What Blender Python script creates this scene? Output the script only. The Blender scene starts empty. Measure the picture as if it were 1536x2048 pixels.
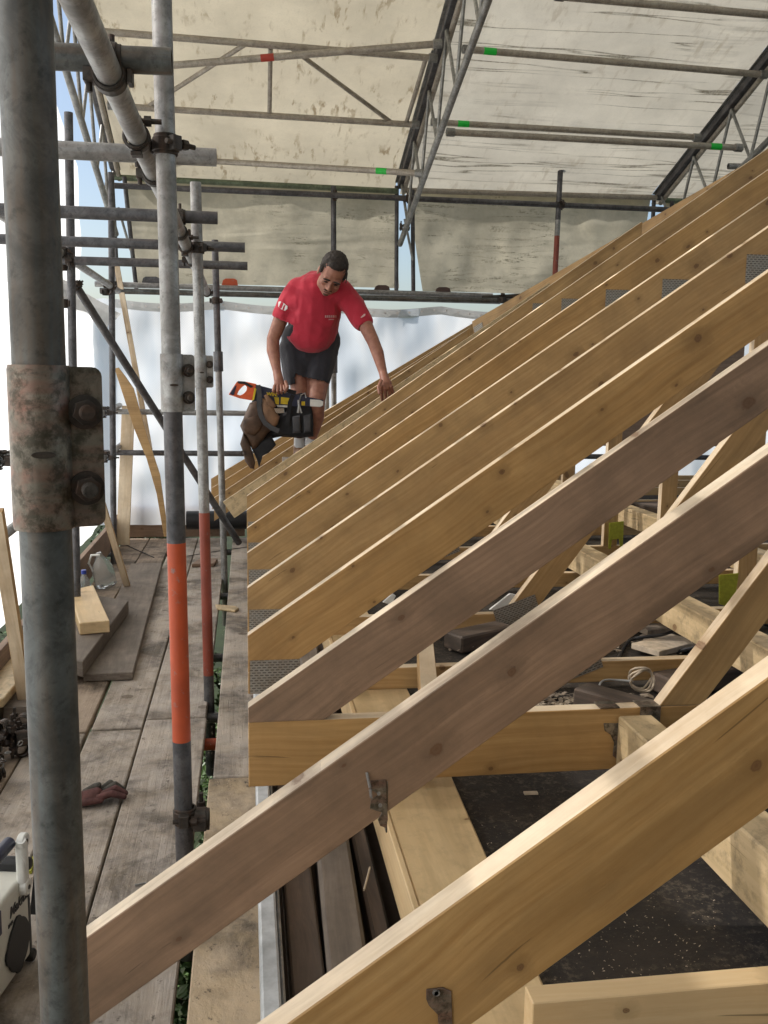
import bpy, bmesh, math, random
from mathutils import Vector, Matrix, noise as mnoise
random.seed(7)
SC = bpy.context.scene
COL = SC.collection
H = 1.53                      # camera height above the scaffold boards (world z=0 is the board top)

# ------------------------------------------------------------------ camera
CAM_ROWS = ((0.98921803, -0.00645765, 0.14630786),
            (-0.14569629, -0.14464052, 0.97869899),
            (0.01484195, -0.9894632, -0.14402187))   # world axes in image axes (right, down, forward)
R3 = Matrix(CAM_ROWS)
FPX = 1854.0
cam = bpy.data.objects.new('camera', bpy.data.cameras.new('camera')); COL.objects.link(cam)
cam.data.sensor_fit = 'HORIZONTAL'; cam.data.sensor_width = 36; cam.data.lens = FPX / 1536 * 36
cam.data.clip_start = 0.02; cam.data.clip_end = 500
cr, cd, cf = [Vector([R3[i][j] for i in range(3)]) for j in range(3)]
mw = Matrix.Identity(4)
for i in range(3):
    mw[i][0] = cr[i]; mw[i][1] = -cd[i]; mw[i][2] = -cf[i]
mw[2][3] = H
cam.matrix_world = mw
SC.camera = cam

# ------------------------------------------------------------------ world, sun, exposure
SUN_EL, SUN_AZ = math.radians(36), math.radians(-74)      # azimuth from +y towards +x
w = bpy.data.worlds.new('World'); SC.world = w; w.use_nodes = True
wn = w.node_tree; bg = wn.nodes['Background']
sky = wn.nodes.new('ShaderNodeTexSky'); sky.sky_type = 'NISHITA'; sky.sun_disc = False
sky.sun_elevation = SUN_EL; sky.sun_rotation = SUN_AZ
sky.air_density = 1.0; sky.dust_density = 2.5; sky.ozone_density = 1.0
wn.links.new(sky.outputs[0], bg.inputs[0]); bg.inputs[1].default_value = 0.15
sun = bpy.data.objects.new('sun', bpy.data.lights.new('sun', 'SUN')); COL.objects.link(sun)
sun.data.energy = 5.0; sun.data.angle = math.radians(0.6); sun.data.color = (1, .965, .92)
sd = Vector((math.sin(SUN_AZ) * math.cos(SUN_EL), math.cos(SUN_AZ) * math.cos(SUN_EL), math.sin(SUN_EL)))
sun.rotation_euler = sd.to_track_quat('Z', 'Y').to_euler()
SC.view_settings.view_transform = 'Standard'; SC.view_settings.look = 'None'
SC.view_settings.exposure = 0.30; SC.view_settings.gamma = 1
SC.cycles.use_denoising = True
SC.cycles.max_bounces = 8; SC.cycles.diffuse_bounces = 5; SC.cycles.transmission_bounces = 6

# ------------------------------------------------------------------ geometry helpers
def ray(px, py): return R3 @ Vector((px - 768, py - 1024, FPX))
def up(v): return Vector((v[0], v[1], v[2] + H))
def at(px, py, Y): r = ray(px, py); return up(r * (Y / r[1]))
def atz(px, py, z): r = ray(px, py); return up(r * ((z) / r[2]))   # z relative to the camera
def atx(px, py, x): r = ray(px, py); return up(r * (x / r[0]))
def V(x, y, z): return Vector((x, y, z + H))                         # z relative to the camera
WM = {}
def link(name, me, M=None, parent=None):
    o = bpy.data.objects.new(name, me); COL.objects.link(o)
    M = M or Matrix.Identity(4); WM[o] = M
    if parent is not None:
        o.parent = parent; o.matrix_basis = WM[parent].inverted() @ M
    else:
        o.matrix_basis = M
    return o
def tag(o, label=None, cat=None, group=None, kind=None):
    if label: o['label'] = label
    if cat: o['category'] = cat
    if group: o['group'] = group
    if kind: o['kind'] = kind
    return o
def empty(name, loc, label, cat, group=None):
    o = link(name, None, Matrix.Translation(loc)); o.empty_display_size = .1
    return tag(o, label, cat, group)
def frame(p0, p1, upv=Vector((0, 0, 1))):
    x = (p1 - p0).normalized()
    if abs(x.dot(upv)) > .97: upv = Vector((0, 1, 0))
    y = upv.cross(x).normalized(); z = x.cross(y)
    M = Matrix.Identity(4)
    for i in range(3):
        M[i][0] = x[i]; M[i][1] = y[i]; M[i][2] = z[i]; M[i][3] = p0[i]
    return M

class MB:
    def __init__(s): s.v = []; s.f = []; s.mi = []; s.m = 0
    def add(s, vs, fs):
        b = len(s.v); s.v += [Vector(v) for v in vs]
        s.f += [[b + i for i in f] for f in fs]; s.mi += [s.m] * len(fs); return s
    def box(s, lo, hi, M=None):
        x0, y0, z0 = lo; x1, y1, z1 = hi
        vs = [Vector(c) for c in ((x0,y0,z0),(x1,y0,z0),(x1,y1,z0),(x0,y1,z0),(x0,y0,z1),(x1,y0,z1),(x1,y1,z1),(x0,y1,z1))]
        if M: vs = [M @ v for v in vs]
        return s.add(vs, [(0,3,2,1),(4,5,6,7),(0,1,5,4),(1,2,6,5),(2,3,7,6),(3,0,4,7)])
    def prism(s, pts, y0, y1, M=None):
        """polygon in local xz extruded along y"""
        n = len(pts)
        vs = [Vector((p[0], y0, p[1])) for p in pts] + [Vector((p[0], y1, p[1])) for p in pts]
        if M: vs = [M @ v for v in vs]
        fs = [list(range(n)), list(range(2 * n - 1, n - 1, -1))]
        fs += [(i, i + n, (i + 1) % n + n, (i + 1) % n) for i in range(n)]
        return s.add(vs, fs)
    def tube(s, p0, p1, r, n=20, r1=None, hollow=True, wall=.0035):
        r1 = r if r1 is None else r1
        p0, p1 = Vector(p0), Vector(p1); M = frame(p0, p1); L = (p1 - p0).length
        def ring(x, rr): return [M @ Vector((x, rr * math.cos(2*math.pi*i/n), rr * math.sin(2*math.pi*i/n))) for i in range(n)]
        if hollow:
            d = min(.15, L * .4)
            rs = [ring(d, r - wall), ring(0, r - wall), ring(0, r), ring(L, r1), ring(L, r1 - wall), ring(L - d, r1 - wall)]
        else:
            rs = [ring(0, r), ring(L, r1)]
        vs = [v for q in rs for v in q]; fs = []
        for k in range(len(rs) - 1):
            for i in range(n):
                j = (i + 1) % n; fs.append((k*n+i, k*n+j, (k+1)*n+j, (k+1)*n+i))
        fs.append(list(range(n))[::-1]); fs.append([(len(rs)-1)*n + i for i in range(n)])
        return s.add(vs, fs)
    def path(s, pts, r, n=8, closed=False):
        pts = [Vector(p) for p in pts]; m = len(pts); rings = []
        for k, p in enumerate(pts):
            a = pts[(k-1) % m] if (closed or k > 0) else pts[k]
            b = pts[(k+1) % m] if (closed or k < m-1) else pts[k]
            d = (b - a).normalized(); M = frame(p, p + d)
            rr = r[k] if isinstance(r, (list, tuple)) else r
            rings.append([M @ Vector((0, rr*math.cos(2*math.pi*i/n), rr*math.sin(2*math.pi*i/n))) for i in range(n)])
        vs = [v for q in rings for v in q]; fs = []
        for k in range(m if closed else m - 1):
            k2 = (k + 1) % m
            for i in range(n):
                j = (i+1) % n; fs.append((k*n+i, k*n+j, k2*n+j, k2*n+i))
        if not closed: fs += [list(range(n))[::-1], [(m-1)*n+i for i in range(n)]]
        return s.add(vs, fs)
    def ball(s, c, r, M=None, nu=14, nv=9):
        c = Vector(c); r = Vector(r) if not isinstance(r, (int, float)) else Vector((r, r, r))
        vs = []; fs = []
        for j in range(1, nv):
            for i in range(nu):
                a, b = 2*math.pi*i/nu, math.pi*j/nv
                vs.append(Vector((r.x*math.sin(b)*math.cos(a), r.y*math.sin(b)*math.sin(a), r.z*math.cos(b))))
        vs.append(Vector((0,0,r.z))); vs.append(Vector((0,0,-r.z))); T = len(vs)-2; B = T+1
        for j in range(nv-2):
            for i in range(nu):
                k = (i+1) % nu; fs.append((j*nu+i, (j+1)*nu+i, (j+1)*nu+k, j*nu+k))
        for i in range(nu):
            k = (i+1) % nu; fs.append((T, i, k)); fs.append((B, (nv-2)*nu+k, (nv-2)*nu+i))
        vs = [(M @ v if M else v) + c for v in vs]
        return s.add(vs, fs)
    def chain(s, pts, rs, step=.01):
        for (a, ra), (b, rb) in zip(zip(pts, rs), zip(pts[1:], rs[1:])):
            a, b = Vector(a), Vector(b); n = max(2, int((b-a).length/step))
            for k in range(n+1):
                t = k/n; s.ball(a.lerp(b, t), ra+(rb-ra)*t)
        return s
    def mesh(s, name, mats, M=None, smooth=False, bevel=0, segs=1, merge=False):
        Mi = M.inverted() if M else None
        me = bpy.data.meshes.new(name)
        me.from_pydata([(Mi @ v if Mi else v) for v in s.v], [], s.f)
        mats = mats if isinstance(mats, (list, tuple)) else [mats]
        for m in mats: me.materials.append(m)
        if len(mats) > 1: me.polygons.foreach_set('material_index', s.mi)
        bm = bmesh.new(); bm.from_mesh(me)
        if merge: bmesh.ops.remove_doubles(bm, verts=bm.verts, dist=1e-5)
        bmesh.ops.recalc_face_normals(bm, faces=bm.faces)
        if bevel: bmesh.ops.bevel(bm, geom=list(bm.edges), offset=bevel, segments=segs, affect='EDGES', profile=.6, clamp_overlap=True)
        bm.to_mesh(me); bm.free()
        if smooth:
            me.polygons.foreach_set('use_smooth', [True]*len(me.polygons))
            me.set_sharp_from_angle(angle=math.radians(40))
        return me
    def build(s, name, mats, parent=None, M=None, **k):
        if M is None:
            c = sum(s.v, Vector())/len(s.v); M = Matrix.Translation(c)
        return link(name, s.mesh(name, mats, M, **k), M, parent)

def remeshed(mb, voxel, smooth=6, extra=None):
    me = mb.mesh('tmp', [MAT['skin']])
    o = bpy.data.objects.new('tmp', me); COL.objects.link(o)
    m = o.modifiers.new('r', 'REMESH'); m.mode = 'VOXEL'; m.voxel_size = voxel; m.adaptivity = 0
    m2 = o.modifiers.new('s', 'SMOOTH'); m2.iterations = smooth; m2.factor = .5
    dg = bpy.context.evaluated_depsgraph_get()
    out = bpy.data.meshes.new_from_object(o.evaluated_get(dg))
    bpy.data.objects.remove(o); out.materials.clear()
    out.polygons.foreach_set('use_smooth', [True]*len(out.polygons))
    return out
def fluid(name, mb, mat, parent, voxel=.008, smooth=6):
    me = remeshed(mb, voxel, smooth); me.materials.append(mat)
    return link(name, me, None, parent)

# ------------------------------------------------------------------ materials
MAT = {}
class N:
    def __init__(s, name):
        s.m = bpy.data.materials.new(name); s.m.use_nodes = True; s.t = s.m.node_tree
        s.t.nodes.clear(); s.out = s.n('OutputMaterial'); MAT[name] = s.m
    def n(s, kind, **kw):
        nd = s.t.nodes.new('ShaderNode' + kind)
        for k, v in kw.items(): setattr(nd, k, v)
        return nd
    def l(s, a, b): s.t.links.new(a, b)
    def coord(s, scale=(1,1,1), rnd=True, world=False):
        tc = s.n('TexCoord')
        src = tc.outputs['Object']
        if world: src = s.n('NewGeometry').outputs['Position']
        if rnd:
            oi = s.n('ObjectInfo'); mu = s.n('Math', operation='MULTIPLY'); s.l(oi.outputs['Random'], mu.inputs[0]); mu.inputs[1].default_value = 37
            va = s.n('VectorMath', operation='ADD'); s.l(src, va.inputs[0]); s.l(mu.outputs[0], va.inputs[1]); src = va.outputs[0]
        mp = s.n('VectorMath', operation='MULTIPLY'); s.l(src, mp.inputs[0]); mp.inputs[1].default_value = scale
        return mp.outputs[0]
    def noise(s, vec, scale=1, detail=4, rough=.55, dist=0):
        n = s.n('TexNoise'); s.l(vec, n.inputs['Vector']); n.inputs['Scale'].default_value = scale
        n.inputs['Detail'].default_value = detail; n.inputs['Roughness'].default_value = rough; n.inputs['Distortion'].default_value = dist
        return n.outputs['Fac']
    def ramp(s, fac, stops):
        r = s.n('ValToRGB'); s.l(fac, r.inputs[0]); e = r.color_ramp.elements
        while len(e) < len(stops): e.new(.5)
        for el, (p, c) in zip(e, stops):
            el.position = p; el.color = (c if isinstance(c, tuple) else (c, c, c)) + (1,)
        return r.outputs[0]
    def mix(s, fac, a, b, mode='MIX'):
        m = s.n('MixRGB', blend_type=mode)
        for i, x in enumerate((fac, a, b)):
            if hasattr(x, 'default_value') or hasattr(x, 'is_linked'): s.l(x, m.inputs[i])
            elif isinstance(x, tuple): m.inputs[i].default_value = x + (1,)
            else: m.inputs[i].default_value = x
        return m.outputs[0]
    def math(s, op, a, b=0.):
        m = s.n('Math', operation=op)
        for i, x in enumerate((a, b)):
            if isinstance(x, (int, float)): m.inputs[i].default_value = x
            else: s.l(x, m.inputs[i])
        return m.outputs[0]
    def pbr(s, col, rough=.6, metal=0, bump=None, bs=.2, bd=.002, spec=.4):
        p = s.n('BsdfPrincipled')
        for k, x in (('Base Color', col), ('Roughness', rough), ('Metallic', metal)):
            if isinstance(x, tuple): p.inputs[k].default_value = x + (1,)
            elif isinstance(x, (int, float)): p.inputs[k].default_value = x
            else: s.l(x, p.inputs[k])
        p.inputs['Specular IOR Level'].default_value = spec
        if bump is not None:
            b = s.n('Bump'); b.inputs['Strength'].default_value = bs; b.inputs['Distance'].default_value = bd
            s.l(bump, b.inputs['Height']); s.l(b.outputs[0], p.inputs['Normal'])
        s.l(p.outputs[0], s.out.inputs[0]); s.p = p
        return p

def wood(name, light, dark, knot=(.15, .07, .028), knots=True, dirt=0., rough=.6, grain=1.0, mottled=0., kmax=.07, edge=0.):
    m = N(name); c = m.coord((1, 1, 1))
    warp = m.n('TexNoise'); m.l(c, warp.inputs['Vector']); warp.inputs['Scale'].default_value = 1.6; warp.inputs['Detail'].default_value = 2
    off = m.n('VectorMath', operation='SCALE'); m.l(warp.outputs['Color'], off.inputs[0]); off.inputs['Scale'].default_value = .10
    a = m.n('VectorMath', operation='ADD'); m.l(c, a.inputs[0]); m.l(off.outputs[0], a.inputs[1])
    kd = None
    if knots:
        sx = m.n('SeparateXYZ'); m.l(a.outputs[0], sx.inputs[0]); cx = m.n('CombineXYZ')
        m.l(m.math('MULTIPLY', sx.outputs[0], 4.6), cx.inputs[0]); m.l(m.math('MULTIPLY', m.math('ADD', sx.outputs[2], m.math('MULTIPLY', sx.outputs[1], .25)), 6.4), cx.inputs[1])
        vo = m.n('TexVoronoi', voronoi_dimensions='2D'); m.l(cx.outputs[0], vo.inputs['Vector']); vo.inputs['Scale'].default_value = 1.0
        d = vo.outputs['Distance']
        sep = m.n('SeparateColor'); m.l(vo.outputs['Color'], sep.inputs[0])
        size = m.math('ADD', m.math('MULTIPLY', m.math('POWER', sep.outputs[0], 3.0), kmax), .025)
        size = m.math('MULTIPLY', size, m.math('GREATER_THAN', sep.outputs[1], .15))
        size = m.math('MAXIMUM', size, .0015)
        kd = m.math('MULTIPLY', m.math('DIVIDE', d, size), m.math('ADD', m.math('MULTIPLY', m.noise(a.outputs[0], 45, 4, .7), 1.5), .25))        # <1 inside the knot
        near = m.math('DIVIDE', 1.0, m.math('ADD', m.math('MULTIPLY', kd, kd), .6))
        sc = m.n('VectorMath', operation='SCALE'); sc.inputs[0].default_value = (0, 1, 1); m.l(m.math('MULTIPLY', near, .016), sc.inputs['Scale'])
        a2 = m.n('VectorMath', operation='ADD'); m.l(a.outputs[0], a2.inputs[0]); m.l(sc.outputs[0], a2.inputs[1])
        base = a2.outputs[0]
    else: base = a.outputs[0]
    g1 = m.n('VectorMath', operation='MULTIPLY'); m.l(base, g1.inputs[0]); g1.inputs[1].default_value = (.55, 14, 26)
    n1 = m.noise(g1.outputs[0], 2.2, 5, .6)
    g2 = m.n('VectorMath', operation='MULTIPLY'); m.l(base, g2.inputs[0]); g2.inputs[1].default_value = (2.5, 110, 150)
    n2 = m.noise(g2.outputs[0], 2, 4, .7)
    wv = m.n('TexWave', wave_type='BANDS', bands_direction='Z'); m.l(g1.outputs[0], wv.inputs['Vector']); wv.inputs['Scale'].default_value = .75
    wv.inputs['Distortion'].default_value = 5; wv.inputs['Detail'].default_value = 2; wv.inputs['Detail Scale'].default_value = .8
    t = m.math('ADD', m.math('MULTIPLY', n1, .72), m.math('MULTIPLY', wv.outputs['Fac'], .09 * grain))
    t = m.math('ADD', t, m.math('MULTIPLY', n2, .42 * grain))
    if edge:      # planed narrow edges: paler wood, with overhead glare put into the colour
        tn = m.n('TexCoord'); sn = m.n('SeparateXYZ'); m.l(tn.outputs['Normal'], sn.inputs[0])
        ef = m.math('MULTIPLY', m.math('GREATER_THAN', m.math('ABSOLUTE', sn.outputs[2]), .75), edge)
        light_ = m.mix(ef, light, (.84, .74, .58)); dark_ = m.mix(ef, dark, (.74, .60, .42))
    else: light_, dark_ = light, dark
    col = m.mix(m.ramp(t, [(.40, 0.), (.80, 1.)]), light_, dark_)
    blot = m.noise(c, 3.0, 5, .6, .6)
    col = m.mix(m.ramp(blot, [(.40, 0.), (.72, .5)]), col, tuple(x * .66 for x in dark))
    sv = m.n('VectorMath', operation='MULTIPLY'); m.l(c, sv.inputs[0]); sv.inputs[1].default_value = (.9, 9, 11)
    col = m.mix(m.ramp(m.noise(sv.outputs[0], 1.3, 4, .6, .8), [(.50, 0.), (.68, .55)]), col, tuple(x * .62 for x in dark))
    crk = m.n('VectorMath', operation='MULTIPLY'); m.l(base, crk.inputs[0]); crk.inputs[1].default_value = (2.2, 60, 75)
    col = m.mix(m.ramp(m.noise(crk.outputs[0], 1.0, 2, .5), [(.735, 0.), (.755, .75)]), col, tuple(x * .35 for x in dark))
    if mottled:
        mo = m.noise(m.coord((1, 1, 1)), 22, 6, .75)
        col = m.mix(m.ramp(mo, [(.50, 0.), (.68, mottled)]), col, (.20, .15, .085))
    if knots:
        ring = m.ramp(kd, [(.0, .95), (.45, .6), (.7, .85), (1.0, 0.)])
        halo = m.ramp(m.math('MULTIPLY', kd, .25), [(.2, .6), (1., 0.)])
        col = m.mix(halo, col, tuple(x * .62 for x in dark))
        col = m.mix(ring, col, knot)
    if dirt:
        dn = m.noise(c, 6, 8, .7)
        col = m.mix(m.ramp(dn, [(.45, 0.), (.72, dirt)]), col, (.05, .04, .03))
    m.pbr(col, rough - .1, 0, n2, .3, .0012, spec=.5)
    return m.m
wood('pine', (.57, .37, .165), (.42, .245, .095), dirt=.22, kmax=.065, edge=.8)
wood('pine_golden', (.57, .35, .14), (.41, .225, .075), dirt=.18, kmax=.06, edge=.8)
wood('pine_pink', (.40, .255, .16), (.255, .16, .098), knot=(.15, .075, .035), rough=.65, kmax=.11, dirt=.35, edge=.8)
wood('pine_pale', (.66, .50, .30), (.52, .38, .20), mottled=.75)
wood('pine_fresh', (.76, .58, .34), (.66, .46, .24))
wood('ply_clean', (.70, .52, .29), (.60, .42, .21), mottled=.25, grain=.5)
wood('old_timber', (.15, .10, .07), (.06, .042, .03), knots=False, dirt=.7, rough=.85)
wood('dark_board', (.26, .215, .175), (.15, .12, .095), knots=False, dirt=.5, rough=.85)
wood('toe_wood', (.36, .25, .17), (.24, .15, .10), dirt=.4, rough=.8)

def scafboard(name, light, dark, speck=.5, sand=0., stretch=(1.2, 26, 26)):
    m = N(name); c = m.coord((1, 1, 1)); g = m.n('VectorMath', operation='MULTIPLY'); m.l(c, g.inputs[0]); g.inputs[1].default_value = stretch
    n1 = m.noise(g.outputs[0], 2, 5, .65, .4); n2 = m.noise(c, 4.5, 8, .68, .5); n3 = m.noise(c, 38, 5, .7); n4 = m.noise(c, 160, 3, .6)
    col = m.mix(m.ramp(n1, [(.35, 0.), (.7, 1.)]), light, dark)
    col = m.mix(m.ramp(n2, [(.43, 0.), (.60, .9)]), col, tuple(x * .38 for x in dark))
    col = m.mix(m.ramp(m.noise(c, 2.1, 5, .6), [(.46, 0.), (.64, .7)]), col, tuple(min(1, x * 1.3) for x in light))
    if sand: col = m.mix(m.ramp(m.noise(c, 7, 7, .7), [(.42, 0.), (.6, sand)]), col, (.62, .46, .27))
    col = m.mix(m.ramp(n3, [(.60, 0.), (.70, speck)]), col, (.06, .045, .035))
    col = m.mix(m.ramp(n4, [(.62, 0.), (.72, .5)]), col, (.60, .50, .38))
    vo = m.n('TexVoronoi'); m.l(c, vo.inputs['Vector']); vo.inputs['Scale'].default_value = 9
    sp = m.n('SeparateColor'); m.l(vo.outputs['Color'], sp.inputs[0])
    blob = m.math('LESS_THAN', vo.outputs['Distance'], m.math('MULTIPLY', m.math('POWER', sp.outputs[0], 4.0), .30))
    col = m.mix(m.math('MULTIPLY', blob, .6), col, (.09, .06, .04))
    hgt = m.math('ADD', n1, m.math('MULTIPLY', n3, .5))
    m.pbr(col, .75, 0, hgt, .8, .006, spec=.3)
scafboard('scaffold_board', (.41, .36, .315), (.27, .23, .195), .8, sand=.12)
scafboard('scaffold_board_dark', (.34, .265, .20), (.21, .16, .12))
scafboard('deck_ply', (.48, .38, .27), (.27, .215, .155), .9, sand=.4, stretch=(5, 9, 9))
scafboard('deck_grey', (.46, .40, .34), (.34, .29, .245), .9, sand=.15)

def steel(name, base, dark, rust=(.16, .085, .05), ra=.3, rough=.5, metal=.55):
    m = N(name); c = m.coord((1, 1, 1)); n1 = m.noise(c, 9, 6, .65, .3); n2 = m.noise(c, 70, 4, .65)
    g = m.n('VectorMath', operation='MULTIPLY'); m.l(c, g.inputs[0]); g.inputs[1].default_value = (2.5, 30, 30); n3 = m.noise(g.outputs[0], 1.5, 5, .6)
    col = m.mix(m.ramp(n1, [(.36, 0.), (.66, 1.)]), base, dark)
    col = m.mix(m.ramp(n3, [(.45, 0.), (.68, ra)]), col, rust)
    col = m.mix(m.ramp(n2, [(.55, 0.), (.72, .6)]), col, tuple(x * .4 for x in dark))
    col = m.mix(m.ramp(m.noise(c, 22, 7, .75, .6), [(.45, 0.), (.62, .5)]), col, tuple(x * .55 for x in dark))
    m.pbr(col, m.ramp(n1, [(.3, rough - .08), (.7, rough + .15)]), metal, m.math('ADD', n1, m.math('MULTIPLY', n2, .4)), .25, .0008)
steel('galv', (.42, .42, .41), (.24, .235, .225))
steel('galv_dark', (.15, .15, .155), (.075, .075, .08), ra=.2)
steel('galv_worn', (.155, .165, .162), (.075, .076, .072), rust=(.14, .095, .06), ra=.6)
steel('sleeve_steel', (.30, .265, .215), (.13, .115, .09), rust=(.24, .11, .08), ra=.85, rough=.4)
steel('fitting', (.085, .075, .065), (.035, .03, .026), rust=(.12, .06, .035), ra=.5, rough=.55)
steel('alloy', (.36, .36, .345), (.22, .22, .205), ra=.1, rough=.45)
steel('alloy_warm', (.44, .40, .34), (.33, .295, .245), rust=(.3, .24, .17), ra=.4, rough=.5, metal=.3)
steel('alloy_green', (.20, .25, .17), (.13, .16, .11), ra=.2)
def grime(name, amt):
    m = MAT[name]; t = m.node_tree; p = [n for n in t.nodes if n.type == 'BSDF_PRINCIPLED'][0]; src = p.inputs['Base Color'].links[0].from_socket
    g = t.nodes.new('ShaderNodeNewGeometry'); nn = t.nodes.new('ShaderNodeTexNoise'); nn.inputs['Scale'].default_value = 60; nn.inputs['Detail'].default_value = 7; nn.inputs['Roughness'].default_value = .7; nn.inputs['Distortion'].default_value = .2
    t.links.new(g.outputs['Position'], nn.inputs['Vector']); r = t.nodes.new('ShaderNodeValToRGB'); r.color_ramp.elements[0].position = .46; r.color_ramp.elements[0].color = (0,0,0,1); r.color_ramp.elements[1].position = .60; r.color_ramp.elements[1].color = (amt, amt, amt, 1)
    t.links.new(nn.outputs['Fac'], r.inputs[0]); mx = t.nodes.new('ShaderNodeMixRGB'); t.links.new(r.outputs[0], mx.inputs[0]); t.links.new(src, mx.inputs[1]); mx.inputs[2].default_value = (.035, .032, .02, 1)
    t.links.new(mx.outputs[0], p.inputs['Base Color'])
grime('sleeve_steel', .75)
def flat(name, col, rough=.6, metal=0, var=.25, scale=30, bs=.15, spec=.4):
    m = N(name); c = m.coord((1, 1, 1)); n = m.noise(c, scale, 5, .6)
    cc = m.mix(m.ramp(n, [(.35, 0.), (.7, 1.)]), col, tuple(x * (1 - var) for x in col))
    m.pbr(cc, rough, metal, n, bs, .001, spec=spec); return m
def paint(name, col, under=(.2, .19, .18)):
    m = N(name); c = m.coord((1, 1, 1)); n = m.noise(c, 30, 6, .7); n2 = m.noise(c, 6, 4, .6)
    cc = m.mix(m.ramp(n2, [(.4, 0.), (.7, 1.)]), col, tuple(x * .72 for x in col))
    cc = m.mix(m.ramp(n, [(.60, 0.), (.68, .8)]), cc, under); m.pbr(cc, .5, 0, n, .2, .001)
paint('orange_paint', (.50, .085, .028)); paint('red_paint', (.27, .06, .035))
flat('green_tape', (.02, .55, .06), .4); flat('red_tape', (.40, .05, .03), .5)
flat('black_plastic', (.018, .018, .02), .45); flat('white_plastic', (.72, .72, .68), .45, var=.12)
flat('cream_plastic', (.66, .65, .58), .5, var=.1); flat('navy', (.03, .035, .07), .4); flat('yellow', (.75, .55, .03), .45)
flat('saw_orange', (.75, .13, .04), .4); flat('steel_bright', (.6, .6, .6), .25, 1); flat('grey_cable', (.4, .4, .38), .6)
flat('leather', (.10, .055, .032), .6, var=.6, scale=14, bs=.6); flat('leather_tan', (.24, .13, .07), .65, var=.4, scale=18, bs=.5)
flat('webbing', (.022, .022, .025), .8, var=.4); flat('webbing_grey', (.07, .07, .075), .8)
flat('white_mark', (.75, .72, .70), .7, var=.1); flat('shirt_mark', (.62, .40, .40), .8, var=.3)
flat('blue_cap', (.03, .06, .35), .4); flat('blue_label', (.08, .35, .55), .5)
flat('glove_red', (.13, .055, .05), .85, var=.6); flat('glove_grey', (.085, .078, .065), .9, var=.5)
flat('grass', (.07, .13, .03), .9, var=.6, scale=3); flat('wall_brick', (.10, .07, .05), .9)
flat('bone', (.58, .48, .36), .8, var=.4); flat('scrap', (.30, .24, .18), .9, var=.5); flat('yellow_net', (.36, .36, .03), .6, var=.3, scale=60)
flat('dark_pipe', (.10, .06, .05), .6); flat('hair', (.035, .027, .022), .75, var=.5, scale=90, bs=.8)
flat('stubble', (.10, .05, .035), .8); flat('eye_dark', (.03, .015, .012), .4)
flat('soil', (.03, .045, .012), .95, var=.6, scale=3)
m = flat('fascia', (.55, .57, .58), .45, var=.45, scale=22)

def fabric(name, col, fold=9, dark=.35):
    m = N(name); c = m.coord((1, 1, 1), rnd=False); n = m.noise(c, fold, 5, .6, .8); f = m.noise(c, 350, 2, .5)
    cc = m.mix(m.ramp(n, [(.35, 0.), (.75, dark)]), col, tuple(x * .5 for x in col))
    p = m.pbr(cc, .9, 0, m.math('ADD', n, m.math('MULTIPLY', f, .06)), .5, .02, spec=.15)
    p.inputs['Sheen Weight'].default_value = .2
fabric('shirt', (.45, .032, .055), fold=7, dark=.4); fabric('shorts', (.035, .035, .042)); fabric('sock', (.6, .6, .6))
m = N('skin'); c = m.coord((1, 1, 1), rnd=False); n = m.noise(c, 25, 5, .6)
cc = m.mix(m.ramp(n, [(.35, 0.), (.7, 1.)]), (.35, .165, .11), (.24, .10, .07))
p = m.pbr(cc, .5, 0, m.noise(c, 160, 3, .6), .25, .001); p.inputs['Subsurface Weight'].default_value = .08; p.inputs['Subsurface Scale'].default_value = .01

# roofing felt
m = N('felt'); c = m.coord((1, 1, 1), rnd=False, world=True); n = m.noise(c, 5, 8, .7, .5); n2 = m.noise(c, 60, 6, .75); n3 = m.noise(c, 190, 2, .5)
cc = m.mix(m.ramp(n, [(.35, 0.), (.7, 1.)]), (.014, .012, .011), (.035, .027, .021))
cc = m.mix(m.math('MULTIPLY', m.ramp(n2, [(.50, 0.), (.62, .8)]), m.ramp(m.noise(c, 4, 6, .7, .4), [(.42, 0.), (.6, 1.)])), cc, (.13, .105, .075))
cc = m.mix(m.ramp(n3, [(.70, 0.), (.74, .8)]), cc, (.30, .24, .16))
m.pbr(cc, .75, 0, n2, .6, .004)
# nail plate
m = N('nail_plate'); c = m.coord((1, 1, 1), rnd=False)
mp = m.n('Mapping'); m.l(c, mp.inputs[0]); mp.inputs['Rotation'].default_value = (math.pi/2, 0, 0)
br = m.n('TexBrick'); m.l(mp.outputs[0], br.inputs['Vector']); br.inputs['Scale'].default_value = 1
br.inputs['Brick Width'].default_value = .0155; br.inputs['Row Height'].default_value = .0078; br.inputs['Mortar Size'].default_value = .0027; br.inputs['Mortar Smooth'].default_value = .1
br.offset = .5
cc = m.mix(br.outputs['Fac'], (.09, .08, .07), (.42, .40, .36))
cc = m.mix(m.ramp(m.noise(c, 25, 5, .7), [(.4, 0.), (.7, .6)]), cc, (.24, .18, .11))
m.pbr(cc, .45, .6, br.outputs['Fac'], .5, .001)

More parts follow.
